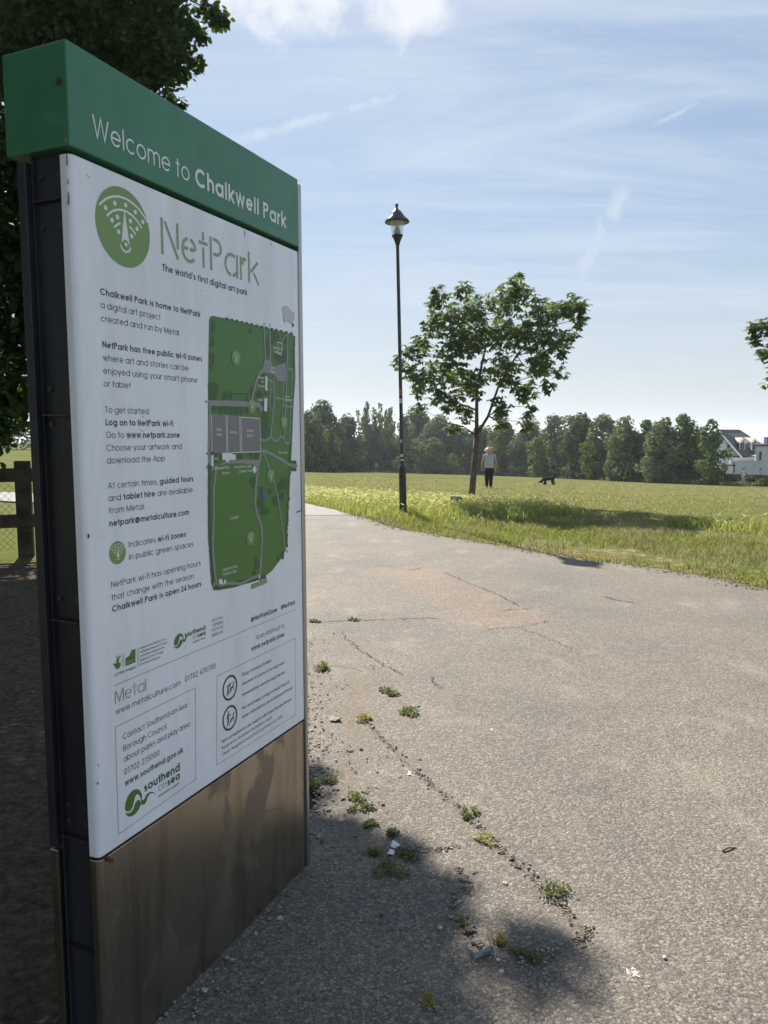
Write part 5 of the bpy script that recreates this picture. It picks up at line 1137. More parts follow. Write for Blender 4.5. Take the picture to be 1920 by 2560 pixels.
FT = [('broadleaf_tree', 770, 1030, 36, 0, 'm', 'tree beside the right edge of the sign, lighter green than those behind it', 'tree', 'round'),
 ('broadleaf_tree', 804, 1003, 46, 9, 'd', 'tall dark round-topped tree just right of the sign', 'tree', 'round'),
 ('broadleaf_tree', 806, 1058, 40, -3, 'd', 'dark spreading tree in front of the tall round one nearest the sign', 'tree', 'round'),
 ('broadleaf_tree', 868, 1036, 42, 3, 'd', 'dark dense tree left of the slender airy trees', 'tree', 'round'),
 ('slender_tree', 919, 1006, 17, 9, 'm', 'slender airy tree, leftmost of the three thin tall ones', 'tree', 'airy'),
 ('slender_tree', 950, 1008, 21, 5, 'm', 'slender airy tree, middle and widest of the three thin tall ones', 'tree', 'airy'),
 ('slender_tree', 975, 1020, 15, 9, 'm', 'slender airy tree, nearest the lamp post of the three thin tall ones', 'tree', 'airy'),
 ('conical_tree', 1010, 1036, 44, -5, 'o', 'olive green cone-shaped tree directly behind the lamp post', 'tree', 'cone'),
 ('broadleaf_tree', 1044, 1014, 42, 14, 'd', 'tall dark tree showing above the olive cone-shaped tree', 'tree', 'round'),
 ('broadleaf_tree', 1088, 1038, 44, 4, 'g', 'grey-green rounded tree between the cone-shaped tree and the young tree trunk', 'tree', 'round'),
 ('broadleaf_tree', 1078, 1096, 36, -6, 'm', 'low mid-green tree in front of the grey-green rounded one', 'tree', 'round'),
 ('broadleaf_tree', 1142, 1068, 44, 3, 'm', 'mid-green tree just left of the young tree trunk', 'tree', 'round'),
 ('broadleaf_tree', 1205, 1064, 46, 6, 'd', 'dark tree directly behind the young tree trunk', 'tree', 'round'),
 ('broadleaf_tree', 1262, 1058, 46, 2, 'm', 'mid-green tree just right of the blonde walker', 'tree', 'round'),
 ('broadleaf_tree', 1318, 1048, 40, 4, 'g', 'grey-green tree between the blonde walker and the black dog', 'tree', 'round'),
 ('broadleaf_tree', 1382, 1038, 42, 1, 'g', 'grey-green tree right above the black dog', 'tree', 'round'),
 ('broadleaf_tree', 1446, 1032, 48, 0, 'd', 'dark dense tree just right of the black dog', 'tree', 'round'),
 ('broadleaf_tree', 1508, 1036, 38, 5, 'g', 'pale grey-leaved tree in the middle of the right-hand row', 'tree', 'round'),
 ('broadleaf_tree', 1562, 1042, 42, 0, 'g', 'pale bushy tree behind the yellow sapling', 'tree', 'round'),
 ('broadleaf_tree', 1612, 1050, 36, 3, 'm', 'mid-green tree just right of the yellow sapling', 'tree', 'round'),
 ('broadleaf_tree', 1660, 1042, 40, -1, 'g', 'pale tree second from the right end of the unbroken row', 'tree', 'round'),
 ('broadleaf_tree', 1704, 1036, 42, 2, 'm', 'tall mid-green tree at the right end of the unbroken row', 'tree', 'round'),
 ('broadleaf_tree', 1742, 1072, 26, 4, 'd', 'low dark tree in the dip left of the tree by the house', 'tree', 'round'),
 ('broadleaf_tree', 1776, 1050, 29, -4, 'm', 'free-standing pointed tree beside the dark-roofed house', 'tree', 'round'),
 ('bush', 1085, 1150, 44, -6, 'y', 'bright yellow-green bush at the foot of the row right of the lamp post', 'bush', 'round'),
 ('bush', 1140, 1160, 26, -7, 'g', 'grey-leaved low bush left of the young tree trunk', 'bush', 'round'),
 ('bush', 1160, 1134, 9, -5, 'b', 'narrow brown withered bush left of the young tree trunk', 'bush', 'round'),
 ('bush', 1342, 1095, 30, -5, 'y', 'tall yellow-green bush left of the black dog', 'bush', 'round'),
 ('bush', 1462, 1105, 30, -5, 'y', 'tall yellow-green bush right of the black dog', 'bush', 'round'),
 ('sapling', 1567, 1176, 7, -4, 'y', 'tiny yellow sapling standing alone at the field edge', 'bush', 'round'),
 ('bush', 1818, 1190, 22, 1, 'd', 'dark low bush against the brown fence left of the standing man', 'bush', 'round'),
 ('bush', 1879, 1190, 16, 1, 'm', 'mid-green bush against the brown fence right of the standing man', 'bush', 'round'),
 ('bush', 1908, 1198, 16, 0, 'y', 'pale green bush at the right edge against the brown fence', 'bush', 'round')]
for a_ in FT: far_tree(*a_)
n = 9000; hx_ = -95+75*rng.random(n); hy_ = 96+6*rng.random(n); P = np.c_[hx_, hy_, hz(hx_, hy_)+3.4*rng.random(n)**.8*(.8+.35*fbm(hx_*.35, hy_*0, 12))]
Nm = unit(rng.normal(size=(n, 3))+np.array([0, -.6, .4])); V, F = leaf_mesh(P, unit(np.cross(Nm, rng.normal(size=(n, 3)))), Nm, .42*(.7+.6*rng.random(n)), T_CLUMP)
tag(link('hedge', arr_mesh('hedge', V, F), FM['d']), 'dark hedge closing the playing field far beyond the timber fence', 'hedge')
# dark thicket that fills the gaps under and between the trees
n = 40000; s0 = rng.random(n)*70; i0 = s0.astype(int); f0 = (s0-i0)[:, None]
E_ = EDGE[i0]*(1-f0)+EDGE[np.minimum(i0+1, 89)]*f0; f1 = 1+(0.035+0.05*rng.random((n, 1))); xy = E_[:, :2]*f1
hh = 1.6+0.030*xy[:, 1]; P = np.c_[xy, hz(xy[:, 0], xy[:, 1])+hh*rng.random(n)**0.8*(0.75+.5*fbm(s0*0.8, s0*0, 5))]
Nm = unit(rng.normal(size=(n, 3))+np.array([0, -.6, .4])); D = unit(np.cross(Nm, rng.normal(size=(n, 3))))
V, F = leaf_mesh(P, D, Nm, 0.0056*xy[:, 1]*(0.8+.6*rng.random(n)), T_CLUMP)
tag(link('undergrowth', arr_mesh('undergrowth', V, F), FM['d']), 'dark tangled undergrowth filling the gaps beneath the distant row of trees', 'undergrowth', kind='stuff')

# ================================================================== lamp post
LB = gpt(1008, 1283)
m_black = mat('black_enamel', (0.012, 0.014, 0.016), 0.22, 0, 0.5, 0.3); m_glass = mat('lantern_glass', (0.86, 0.90, 0.92), 0.08); m_glass.node_tree.nodes['Principled BSDF'].inputs['Alpha'].default_value = 0.34
lamp = empty('lamp_post', tuple(LB)); lamp.rotation_euler = (0, R(-1.15), 0)
tag(lamp, 'tall black lamp post with a glass lantern head standing in the long grass', 'lamp post')
mb = MB(); mb.lathe([(.085, -.1), (.085, .02), (.076, .05), (.074, .88), (.082, .90), (.080, .93), (.060, .96), (.040, .985)], 20); lb_ = mb.build('base', m_black, lamp, smooth=False)
mb = MB(); mb.box((-.03, -.078, .25), (.03, -.070, .70)); mb.build('access_door', m_black, lb_, bevel=.003)
mb = MB(); mb.lathe([(.038, .95), (.037, 1.0), (.033, 5.24), (.040, 5.27)], 16); mb.build('pole', m_black, lamp, smooth=True)
mb = MB(); mb.lathe([(.040, 5.26), (.052, 5.31), (.085, 5.39), (.108, 5.425), (.112, 5.45), (.100, 5.455)], 20); mb.build('lantern_base', m_black, lamp, smooth=True)
mb = MB(); mb.lathe([(.104, 5.455), (.138, 5.70)], 24, cap=False); mb.build('glass', m_glass, lamp, smooth=True)
mb = MB(); mb.lathe([(.140, 5.695), (.236, 5.685), (.244, 5.70), (.215, 5.745), (.168, 5.775), (.165, 5.79), (.150, 5.80), (.128, 5.84), (.085, 5.895), (.045, 5.93), (.022, 5.945)], 28); cap_ = mb.build('lantern_roof', m_black, lamp, smooth=True)
mb = MB(); mb.lathe([(.022, 5.94), (.026, 5.96), (.018, 5.975), (.032, 6.0), (.034, 6.02), (.020, 6.045), (.004, 6.06)], 14); mb.build('finial', m_black, cap_, smooth=True)
mb = MB(); mb.lathe([(.062, 5.455), (.066, 5.53), (.050, 5.56), (.020, 5.615), (.004, 5.63)], 14); mb.build('lamp_holder', m_black, lamp, smooth=True)
for s_ in (-1, 1): mb = MB(); mb.tube([(.042*s_, 0, 5.58), (.046*s_, 0, 5.70)], .004, 5); mb.build('rod', m_black, lamp)
for z, hgt, w_, c_, a0 in ((1.06, .028, .05, (.75, .75, .72), -90), (1.14, .05, .05, (.6, .6, .58), -100), (2.36, .12, .05, (.55, .10, .06), -110), (2.20, .09, .05, (.62, .62, .60), -110), (1.42, .06, .06, (.5, .45, .40), -120)):
    mb = MB(); P = arc(0, 0, .0385, .0385, a0-45, a0+45, 6); V = [(x, y, z) for x, y in P]+[(x, y, z+hgt) for x, y in P]
    mb.add(V, [(i, i+1, 8+i, 7+i) for i in range(6)]); mb.build('sticker', mat('sticker', c_, .5), lamp)

# small memorial plaque in the grass beside the tree
pq = gpt(1140, 1266); plq = empty('ground_plaque', (pq[0], pq[1], pq[2]-.06), R(-14))
tag(plq, 'small tilted dark plaque low in the long grass left of the young tree', 'plaque')
mb = MB(); mb.prism([(-.12, -.04, .16), (.12, -.04, .16), (.12, .06, .28), (-.12, .06, .28)], (0, .012, -.02)); pp_ = mb.build('plate', mat('plaque_face', (.16, .16, .165), .3, .6), plq)
mb = MB(); mb.prism([(-.13, -.05, .0), (-.13, .09, .0), (-.13, .09, .27), (-.13, -.05, .15)], (.26, 0, 0)); mb.build('stand', m_black, plq)

# ================================================================== post and rail fence left of the sign
m_wood = noisy('fence_timber', (0.030, 0.024, 0.017), (0.085, 0.070, 0.050), 5, 0.9, bump=.5, stretch=(1, 1, 1))
m_wire = mat('fence_wire', (0.06, 0.055, 0.05), 0.5, 0.6)
f0 = gpt(58, 1389); fx = at(67, 1389, 10.15)[:2]; fd = np.array([0.945, 0.326])
fence = empty('timber_fence', (fx[0], fx[1], 0), math.atan2(fd[1], fd[0]))
tag(fence, 'dark timber post and rail fence with wire mesh behind the sign on the left', 'fence')
for x in (-4.0, -2.0, 0.0, 2.2): mb = MB(); mb.box((x-.095, -.085, -.1), (x+.095, .085, 1.24)); mb.build('post', m_wood, fence, bevel=.012)
for z in (.97, .37):
    mb = MB(); mb.box((-4.3, -.125, z), (2.3, -.088, z+.18)); mb.build('rail', m_wood, fence, bevel=.01)
mb = MB(); st = .09
for k in range(-12, 52):
    for s_ in (-1, 1):
        P = []
        for i in range(12):
            z = .06+i*st; x = -4.1+k*st+(s_*(i*st) if True else 0)
            if s_ < 0: x = x+1.0
            if -4.1 <= x <= -.06 and z < 1.05: P.append((x, .004*s_+.01*math.sin(i*3.0), z))
        if len(P) > 1: mb.tube(P, .0022, 3, cap=False)
mb.build('wire_mesh', m_wire, fence)

# ================================================================== people and dogs
def skin_mesh(name, V, E, Rd, sub=1, root=0):
    me = bpy.data.meshes.new(name+'_sk'); me.from_pydata(V, E, []); ob = bpy.data.objects.new(name+'_sk', me); COL.objects.link(ob)
    md = ob.modifiers.new('skin', 'SKIN'); md.use_smooth_shade = True
    for i, r_ in enumerate(Rd): me.skin_vertices[0].data[i].radius = (r_ if isinstance(r_, tuple) else (r_, r_))
    me.skin_vertices[0].data[root].use_root = True
    if sub: s_ = ob.modifiers.new('sub', 'SUBSURF'); s_.levels = s_.render_levels = sub
    dg = bpy.context.evaluated_depsgraph_get(); new = bpy.data.meshes.new_from_object(ob.evaluated_get(dg)); new.name = name
    bpy.data.objects.remove(ob); bpy.data.meshes.remove(me)
    for p in new.polygons: p.use_smooth = True
    new.materials.clear(); return new
def ell(cx, cy, z, rx, ry, n=14): return [(cx+rx*math.cos(2*math.pi*i/n), cy+ry*math.sin(2*math.pi*i/n), z) for i in range(n)]
def body(arm_out=.06, stride=.05, faces=True):
    """standing figure 1.70 m, facing -y, one continuous skinned surface with five-fingered hands"""
    V = [(0, 0, .93), (0, .005, 1.06), (0, .01, 1.20), (0, .01, 1.34), (0, .012, 1.43), (0, .005, 1.49), (0, -.015, 1.565), (0, -.02, 1.63), (0, -.015, 1.675), (0, -.115, 1.585)]
    E = [(0, 1), (1, 2), (2, 3), (3, 4), (4, 5), (5, 6), (6, 7), (7, 8), (6, 9)]; Rd = [(.15, .11), (.135, .10), (.14, .105), (.15, .105), (.085, .065), .05, (.072, .085), (.075, .09), .05, .012]
    def add(p, par, r_): V.append(p); E.append((par, len(V)-1)); Rd.append(r_); return len(V)-1
    for s_ in (-1, 1):
        a = add((s_*.17, .01, 1.395), 3, .058); b = add((s_*(.205+arm_out*.5), .02, 1.25), a, .048); c = add((s_*(.215+arm_out), .03, 1.11), b, .040)
        d = add((s_*(.22+arm_out*.9), -.0, .97), c, .034); e = add((s_*(.222+arm_out*.8), -.02, .87), d, .024); f = add((s_*(.222+arm_out*.8), -.03, .81), e, (.018, .036))
        for k, (dy, ln) in enumerate(((-.032, .070), (-.011, .082), (.011, .076), (.030, .060))):
            g = add((s_*(.224+arm_out*.8), -.03+dy, .78), f, .0095); h = add((s_*(.215+arm_out*.8), -.033+dy, .78-ln*.55), g, .0088); add((s_*(.203+arm_out*.8), -.036+dy, .78-ln), h, .0075)
        g = add((s_*(.21+arm_out*.8), -.065, .83), e, .0105); add((s_*(.20+arm_out*.8), -.078, .79), g, .009)
        l = add((s_*.085, 0, .86), 0, .088); k = add((s_*.088, s_*stride*.4-.01, .49), l, .060); m_ = add((s_*.088, s_*stride*.9+.01, .30), k, .052); n_ = add((s_*.088, s_*stride*1.3+.015, .085), m_, .036); add((s_*.095, s_*stride*1.3-.13, .03), n_, .028)
    return V, E, Rd
def person(name, loc, hgt, rz, label, skin, top, legs, hair, shoe, sleeves='cap', shorts=False, stout=1.0, hairvol=1.0, bag=None, group=None):
    k = hgt/1.70; root = empty(name, tuple(loc), rz); root.scale = (k*stout, k*stout, k)
    tag(root, label, 'person', group)
    V, E, Rd = body(); m = skin_mesh('body', V, E, Rd); link('body', m, mat('skin', skin, .55), root)
    mb = MB(); mb.loft([ell(0, .006, .86, .178, .128), ell(0, .006, .90, .186, .132), ell(0, .005, 1.0, .180, .128), ell(0, .008, 1.12, .176, .124), ell(0, .01, 1.25, .186, .132), ell(0, .01, 1.34, .196, .130), ell(0, .012, 1.40, .190, .110), ell(0, .012, 1.45, .120, .085), ell(0, .008, 1.475, .072, .066)])
    for s_ in (-1, 1):
        L_ = {'cap': .07, 'short': .15}[sleeves]; mb.tube([(s_*.15, .01, 1.40), (s_*.205, .012, 1.385), (s_*(.222), .02, 1.385-L_)], [.050, .054, .048], 12)
    mb.build('top', noisy('shirt', top, tuple(q*.86 for q in top), 8, .8), root, smooth=True)
    mb = MB(); mb.loft([ell(0, 0, .74, .190, .128), ell(0, 0, .86, .184, .126), ell(0, 0, .93, .172, .122)])
    zb = .46 if shorts else .07
    for s_ in (-1, 1):
        q = lambda z: s_*.05*(0 if z > .8 else (0.82-z)*1.5)
        zz_ = [.82, .65, .50, .30, zb] if not shorts else [.82, .68, .55, .46]
        mb.loft([ell(s_*.088, q(z), z, r_, r_*1.05, 12) for z, r_ in zip(zz_, (.110, .100, .086, .074, .060))])
    mb.build('shorts' if shorts else 'trousers', noisy('cloth', legs, tuple(q*.8 for q in legs), 10, .85), root, smooth=True)
    for s_ in (-1, 1):
        y0 = s_*.065+.015; mb = MB(); mb.loft([[(s_*.093+x, y0+y, z) for x, y in ((-.045, .06), (.045, .06), (.052, -.06), (.045, -.15), (0, -.185), (-.045, -.15), (-.05, -.06))] for z in (0, .035)]+[[(s_*.093+x*.8, y0+y*.6+.0, .085) for x, y in ((-.045, .06), (.045, .06), (.052, -.06), (.045, -.10), (0, -.12), (-.045, -.10), (-.05, -.06))]]); mb.build('shoe', mat('shoe', shoe, .6), root, smooth=True)
    if hair:
        n = 420 if hairvol > 1.05 else 160; d = unit(rng.normal(size=(n, 3))); d = d[(d[:, 1] > -.35) | (d[:, 2] > .35)]
        P = np.array([0, .005, 1.635])+d*np.array([.098, .112, .105])*hairvol; P = P[P[:, 2] > 1.535]; d = d[:len(P)]
        D = unit(np.stack([rng.normal(0, .5, len(P)), rng.normal(0, .5, len(P)), -.6+rng.normal(0, .4, len(P))], -1)); Vh, Fh = leaf_mesh(P, D, unit(P-np.array([0, 0, 1.62])), .075*hairvol, T_SIMPLE)
        mb = MB(); mb.lathe([(.02, 1.56), (.085, 1.575), (.103*hairvol, 1.63), (.09*hairvol, 1.69), (.05, 1.735*1), (.005, 1.745)], 14)
        Vc = np.array(mb.v); Vc[:, 1] = Vc[:, 1]*1.05+.022
        mb.v = [tuple(p) for p in Vc]; mb.add([tuple(p) for p in Vh], [tuple(f) for f in Fh]); mb.build('hair', noisy('hair', hair, tuple(min(1, q*1.35) for q in hair), 22, .6), root)
    if bag:
        mb = MB(); mb.tube([(-.14, .03, 1.44), (-.10, -.10, 1.40), (.02, -.145, 1.20), (.17, -.12, .98), (.185, .0, .94)], .016, 6); mb.build('bag_strap', mat('bag', bag, .6), root)
        mb = MB(); mb.box((-.07, -.17, .82), (.10, -.115, .94)); mb.build('bag', mat('bag', bag, .6), root, bevel=.02)
    return root
W0 = gpt(1222, 1220)
person('person', W0, 1.68, math.pi+R(4), 'woman with curly blonde hair, pale sleeveless top and black trousers walking away across the grass', (0.50, 0.29, 0.20), (0.44, 0.46, 0.52), (0.010, 0.010, 0.013), (0.50, 0.375, 0.235), (0.45, 0.45, 0.46), stout=1.10, hairvol=1.22)
M0 = gpt(1858, 1215.5)
person('person', M0, 1.64, R(25), 'man in white T-shirt and pale trousers with a dark bag strap across his chest', (0.42, 0.27, 0.20), (0.70, 0.71, 0.74), (0.42, 0.43, 0.42), (0.42, 0.40, 0.38), (0.30, 0.28, 0.26), sleeves='short', stout=1.12, hairvol=1.0, bag=(0.02, 0.02, 0.03))
P0 = gpt(941, 1181)
person('person', P0, 1.68, math.pi, 'far-off person in a blue top and dark shorts near the slender airy trees', (0.45, 0.29, 0.21), (0.16, 0.25, 0.46), (0.03, 0.03, 0.04), (0.05, 0.04, 0.03), (0.3, 0.3, 0.3), sleeves='short', shorts=True)
def dog(loc, rz, sc, label, col, col2, headdown, tailup):
    root = empty('dog', tuple(loc), rz); root.scale = (sc, sc, sc); tag(root, label, 'dog')
    hx, hz_ = (-.40, .185) if headdown else (-.34, .50)
    V = [(0, 0, .33), (-.13, 0, .315), (-.22, 0, .325), (.13, 0, .345), (.20, 0, .345), (-.29, 0, .30 if headdown else .41), (hx, 0, hz_), (hx-.085, 0, hz_-.035), (hx-.125, 0, hz_-.05)]
    E = [(0, 1), (1, 2), (0, 3), (3, 4), (2, 5), (5, 6), (6, 7), (7, 8)]; Rd = [(.095, .10), (.105, .12), (.095, .105), (.085, .09), (.075, .08), .070, .072, .042, .030]
    def add(p, par, r_): V.append(p); E.append((par, len(V)-1)); Rd.append(r_); return len(V)-1
    t1 = add((.265, 0, .43), 4, .036); t2 = add((.285, 0, .54 if tailup else .35), t1, .034); t3 = add((.305 if tailup else .36, 0, .61 if tailup else .30), t2, .066 if tailup else .02); add((.30 if tailup else .40, 0, .645 if tailup else .28), t3, .06 if tailup else .012)
    for s_ in (-1, 1):
        e = add((hx+.045, s_*.065, hz_+.02), 6, .026); add((hx+.03, s_*.085, hz_-.075), e, .022)
        a = add((-.20+.02*s_, s_*.07, .21), 2, .050); b = add((-.195+.05*s_, s_*.07, .11), a, .040); c = add((-.20+.06*s_, s_*.07, .035), b, .040); add((-.235+.06*s_, s_*.07, .022), c, .026)
        h = add((.20, s_*.065, .235), 4, .066); st_ = add((.165-.03*s_, s_*.07, .18), h, .046); hk = add((.255-.035*s_, s_*.07, .115), st_, .030); ft = add((.235-.035*s_, s_*.07, .03), hk, .034); add((.195-.035*s_, s_*.07, .02), ft, .024)
    me = skin_mesh('body', V, E, Rd, 2)
    co = np.empty(len(me.vertices)*3); me.vertices.foreach_get('co', co); co = co.reshape(-1, 3); nr = np.array([v.normal[:] for v in me.vertices])
    co = co+nr*(rng.random((len(co), 1))*.022-.006); me.vertices.foreach_set('co', co.ravel()); me.update()
    link('body', me, noisy('fur', col, col2, 9, .9), root)
    return root
D0 = gpt(1372, 1212.5)
dog(D0, 0.0, 1.14, 'curly black dog sniffing the grass with its tail up', (0.008, 0.008, 0.009), (0.022, 0.021, 0.021), True, True)
D1 = gpt(1796, 1211.5)
dog(D1, R(-20), .82, 'small dark brown dog on the grass left of the man by the brown fence', (0.045, 0.032, 0.022), (0.25, 0.20, 0.15), False, False)

# ================================================================== houses, garden fence and boat at the right
Z4 = lambda x, y, Y: at(1760+x*0.09644, 1040+y*0.09643, Y)
m_rend = noisy('white_render', (0.52, 0.545, 0.58), (0.66, 0.68, 0.70), 1.2, .8); m_cream = mat('cream_render', (0.72, 0.70, 0.62), .8)
m_tile = noisy('dark_roof_tiles', (0.030, 0.032, 0.042), (0.062, 0.062, 0.075), 3, .7, bump=.6); m_pink = noisy('pink_roof_tiles', (0.34, 0.22, 0.19), (0.48, 0.36, 0.31), 4, .75)
m_pane = mat('window_pane', (0.035, 0.045, 0.055), .08, 0, .6); m_trim = mat('white_trim', (0.78, 0.79, 0.80), .5); m_dark = mat('dark_trim', (0.022, 0.022, 0.026), .6)
hb = Z4(600, 1600, 96); house = empty('house', (hb[0], hb[1], float(hz(hb[0], hb[1])))); ho = np.array(house.location)
tag(house, 'white gabled house with a steep dark roof and two pink-tiled dormers', 'house')
L4 = lambda x, y, Y: Z4(x, y, Y)-ho
mb = MB(); mb.prism([L4(385, 372, 96), L4(985, 1085, 96), L4(1330, 1085, 96), L4(1330, 1560, 96), L4(-225, 1560, 96), L4(-225, 1085, 96)], (4.2, 9, 0)); mb.build('wall', m_rend, house)
A_, Bf, Cf, Dn = L4(375, 348, 95.7), L4(925, 353, 108), L4(1700, 850, 108), L4(992, 1072, 95.7); Lw, Lf = L4(-240, 1072, 95.7), L4(150, 900, 108)
mb = MB(); mb.prism([A_, Bf, Cf, Dn], (0, 0, -.16)); mb.prism([A_, Lw, Lf, Bf], (0, 0, -.16)); rf = mb.build('roof', m_tile, house)
mb = MB()
for p, q in ((A_, Dn), (A_, Lw)): 
    e = np.array([0, -.06, 0]); mb.prism([p+e, q+e, q+e+[0, 0, -.30], p+e+[0, 0, -.34]], (0, -.05, 0))
mb.build('barge_board', m_trim, rf)
mb = MB(); mb.prism([L4(608, 730, 95.9), L4(668, 735, 95.9), L4(668, 858, 95.9), L4(608, 850, 95.9)], (0, -.04, 0)); w_ = mb.build('window', m_pane, house)
mb = MB(); mb.prism([L4(575, 1022, 95.6), L4(895, 1034, 95.6), L4(895, 1072, 95.6), L4(575, 1052, 95.6)], (0, -.35, 0)); mb.build('porch_roof', m_dark, house)
for (x0, x1, xa, ya, xl_, yd) in ((918, 1046, 1022, 590, 722, 97.0), (1228, 1352, 1332, 590, 1040, 98.5)):
    Y = yd
    fr_ = [L4(x0, 690, Y), L4(xa-34, 600, Y), L4(x1+14, 690, Y), L4(x1, 885, Y+.6), L4(x0, 885, Y+.6)]
    mb = MB(); mb.prism(fr_, (.9, 2.2, 0)); dm = mb.build('dormer', m_rend, house)
    mb = MB(); mb.prism([L4(x0+26, 700, Y-.05), L4(x1-14, 700, Y-.05), L4(x1-14, 875, Y+.5), L4(x0+26, 875, Y+.5)], (0, -.03, 0)); mb.build('window', m_pane, dm)
    mb = MB(); mb.prism([L4(x0+78, 700, Y-.1), L4(x0+84, 700, Y-.1), L4(x0+84, 875, Y+.45), L4(x0+78, 875, Y+.45)], (0, -.03, 0)); mb.prism([L4(x0, 690, Y-.1), L4(x0+16, 690, Y-.1), L4(x0+10, 885, Y+.45), L4(x0-6, 885, Y+.45)], (0, -.06, 0)); mb.prism([L4(x1-4, 700, Y-.1), L4(x1+6, 700, Y-.1), L4(x1+2, 885, Y+.45), L4(x1-10, 885, Y+.45)], (0, -.06, 0)); mb.build('window_frame', m_trim, dm)
    mb = MB(); mb.prism([L4(x0-4, 692, Y-.3), L4(xa, 572, Y-.3), L4(xl_, 562, Y+3.0), L4(xl_+22, 690, Y+3.0)], (0, .05, .06)); mb.prism([L4(xa, 572, Y-.3), L4(x1+52, 712, Y-.3), L4(x1+30, 690, Y+2.6), L4(xl_+160, 562, Y+3.0)], (0, .05, .06)); mb.build('roof', m_pink, dm)
    mb = MB(); mb.prism([L4(xa, 585, Y-.42), L4(x0-8, 700, Y-.42), L4(x0+6, 712, Y-.42), L4(xa, 618, Y-.42)], (0, -.05, 0)); mb.prism([L4(xa, 585, Y-.42), L4(x1+58, 722, Y-.42), L4(x1+38, 728, Y-.42), L4(xa, 618, Y-.42)], (0, -.05, 0)); mb.build('barge_board', m_trim, dm)
# flat-roofed white annexe in front
ab = Z4(1500, 1600, 86); annex = empty('flat_roofed_building', (ab[0], ab[1], float(hz(ab[0], ab[1])))); ho = np.array(annex.location)
tag(annex, 'white rendered flat-roofed building behind the brown fence at the right edge', 'building')
mb = MB(); mb.prism([L4(1336, 770, 86), L4(2300, 770, 86), L4(2300, 1620, 86), L4(1336, 1620, 86)], (3.4, 7, 0)); mb.prism([L4(745, 1140, 86.02), L4(1335, 1150, 86.02), L4(1335, 1620, 86.02), L4(745, 1620, 86.02)], (2.3, 4.7, 0)); an_w = mb.build('wall', m_rend, annex)
mb = MB(); mb.prism([L4(1285, 738, 85.8), L4(2320, 732, 85.8), L4(2320, 775, 85.8), L4(1285, 775, 85.8)], (3.5, 7.4, 0)); arf = mb.build('roof', m_dark, annex)
mb = MB(); mb.prism([L4(1640, 545, 90), L4(1730, 545, 90), L4(1730, 740, 90), L4(1640, 740, 90)], (0, .8, 0)); mb.build('chimney', mat('blue_grey_brick', (0.10, 0.13, 0.21), .8), arf)
mb = MB(); mb.prism([L4(765, 1097, 85.9), L4(1322, 1097, 85.9), L4(1322, 1148, 85.9), L4(765, 1134, 85.9)], (.15, .3, 0)); mb.build('parapet', m_cream, annex)
mb = MB(); mb.prism([L4(698, 1078, 85.8), L4(765, 1078, 85.8), L4(740, 1240, 85.8), L4(698, 1240, 85.8)], (0, .5, 0)); mb.build('pillar', m_rend, annex)
mb = MB(); mb.prism([L4(1418, 905, 85.95), L4(1516, 905, 85.95), L4(1500, 1168, 85.95), L4(1412, 1165, 85.95)], (0, -.05, 0)); wf = mb.build('window_frame', m_trim, annex)
mb = MB(); mb.prism([L4(1436, 918, 85.88), L4(1504, 918, 85.88), L4(1488, 1145, 85.88), L4(1424, 1142, 85.88)], (0, -.02, 0)); mb.build('pane', m_pane, wf)
mb = MB(); mb.prism([L4(1440, 1352, 85.9), L4(1475, 1352, 85.9), L4(1475, 1390, 85.9), L4(1440, 1390, 85.9)], (0, -.08, 0)); mb.build('vent', m_dark, annex)
mb = MB(); mb.prism([L4(535, 1262, 85.5), L4(800, 1266, 85.5), L4(800, 1300, 85.5), L4(535, 1288, 85.5)], (0, -.12, 0)); mb.prism([L4(758, 1220, 85.5), L4(790, 1220, 85.5), L4(782, 1480, 85.5), L4(756, 1480, 85.5)], (0, -.12, 0)); mb.build('porch_frame', m_dark, annex)
# boat laid up behind the fence
bb = Z4(280, 1440, 83); boat = empty('boat', (bb[0], bb[1], float(hz(bb[0], bb[1])))); ho = np.array(boat.location)
tag(boat, 'white boat with a dark underside laid up beside the white house behind the fence', 'boat')
s_m = 0.09644*83/1923; bz = Z4(0, 1440, 83)[2]-ho[2]
def hullring(x, w, zt, zb): return [(x, -w, zt), (x, -w*.82, (zt+zb)/2), (x, 0, zb), (x, w*.82, (zt+zb)/2), (x, w, zt)]
xs_ = [(-900-280, .85), (-500-280, .95), (0-280, .95), (250-280, .75), (420-280, .40), (540-280, .03)]
mb = MB(); mb.loft([hullring(x*s_m, w, bz+.23-(.10 if i > 3 else 0)*0, bz+.02) for i, (x, w) in enumerate(xs_)]); mb.build('hull', m_trim, boat, smooth=False)
mb = MB(); mb.loft([hullring(x*s_m, w*.80, bz+.05, bz-.16) for x, w in xs_]); mb.build('keel', m_dark, boat)
mb = MB(); mb.loft([[(x*s_m, -w, bz+.30), (x*s_m, w, bz+.30), (x*s_m, w*.8, bz+.48), (x*s_m, -w*.8, bz+.48)] for x, w in ((-900-280, .7), (200-280, .65), (620-280, .15))]); cbn = mb.build('cabin', m_trim, boat)
for x in (-150, 60, 190): mb = MB(); mb.prism([((x-280)*s_m, -.72, bz+.32), ((x-230)*s_m, -.72, bz+.32), ((x-232)*s_m, -.68, bz+.40), ((x-278)*s_m, -.68, bz+.40)], (0, .02, 0)); mb.build('window', m_pane, cbn)
mb = MB()
for x in (-700, -100, 150): mb.box(((x-280)*s_m-.05, -.5, -.2), ((x-280)*s_m+.05, .5, bz-.02))
mb.build('trestle', m_dark, boat)
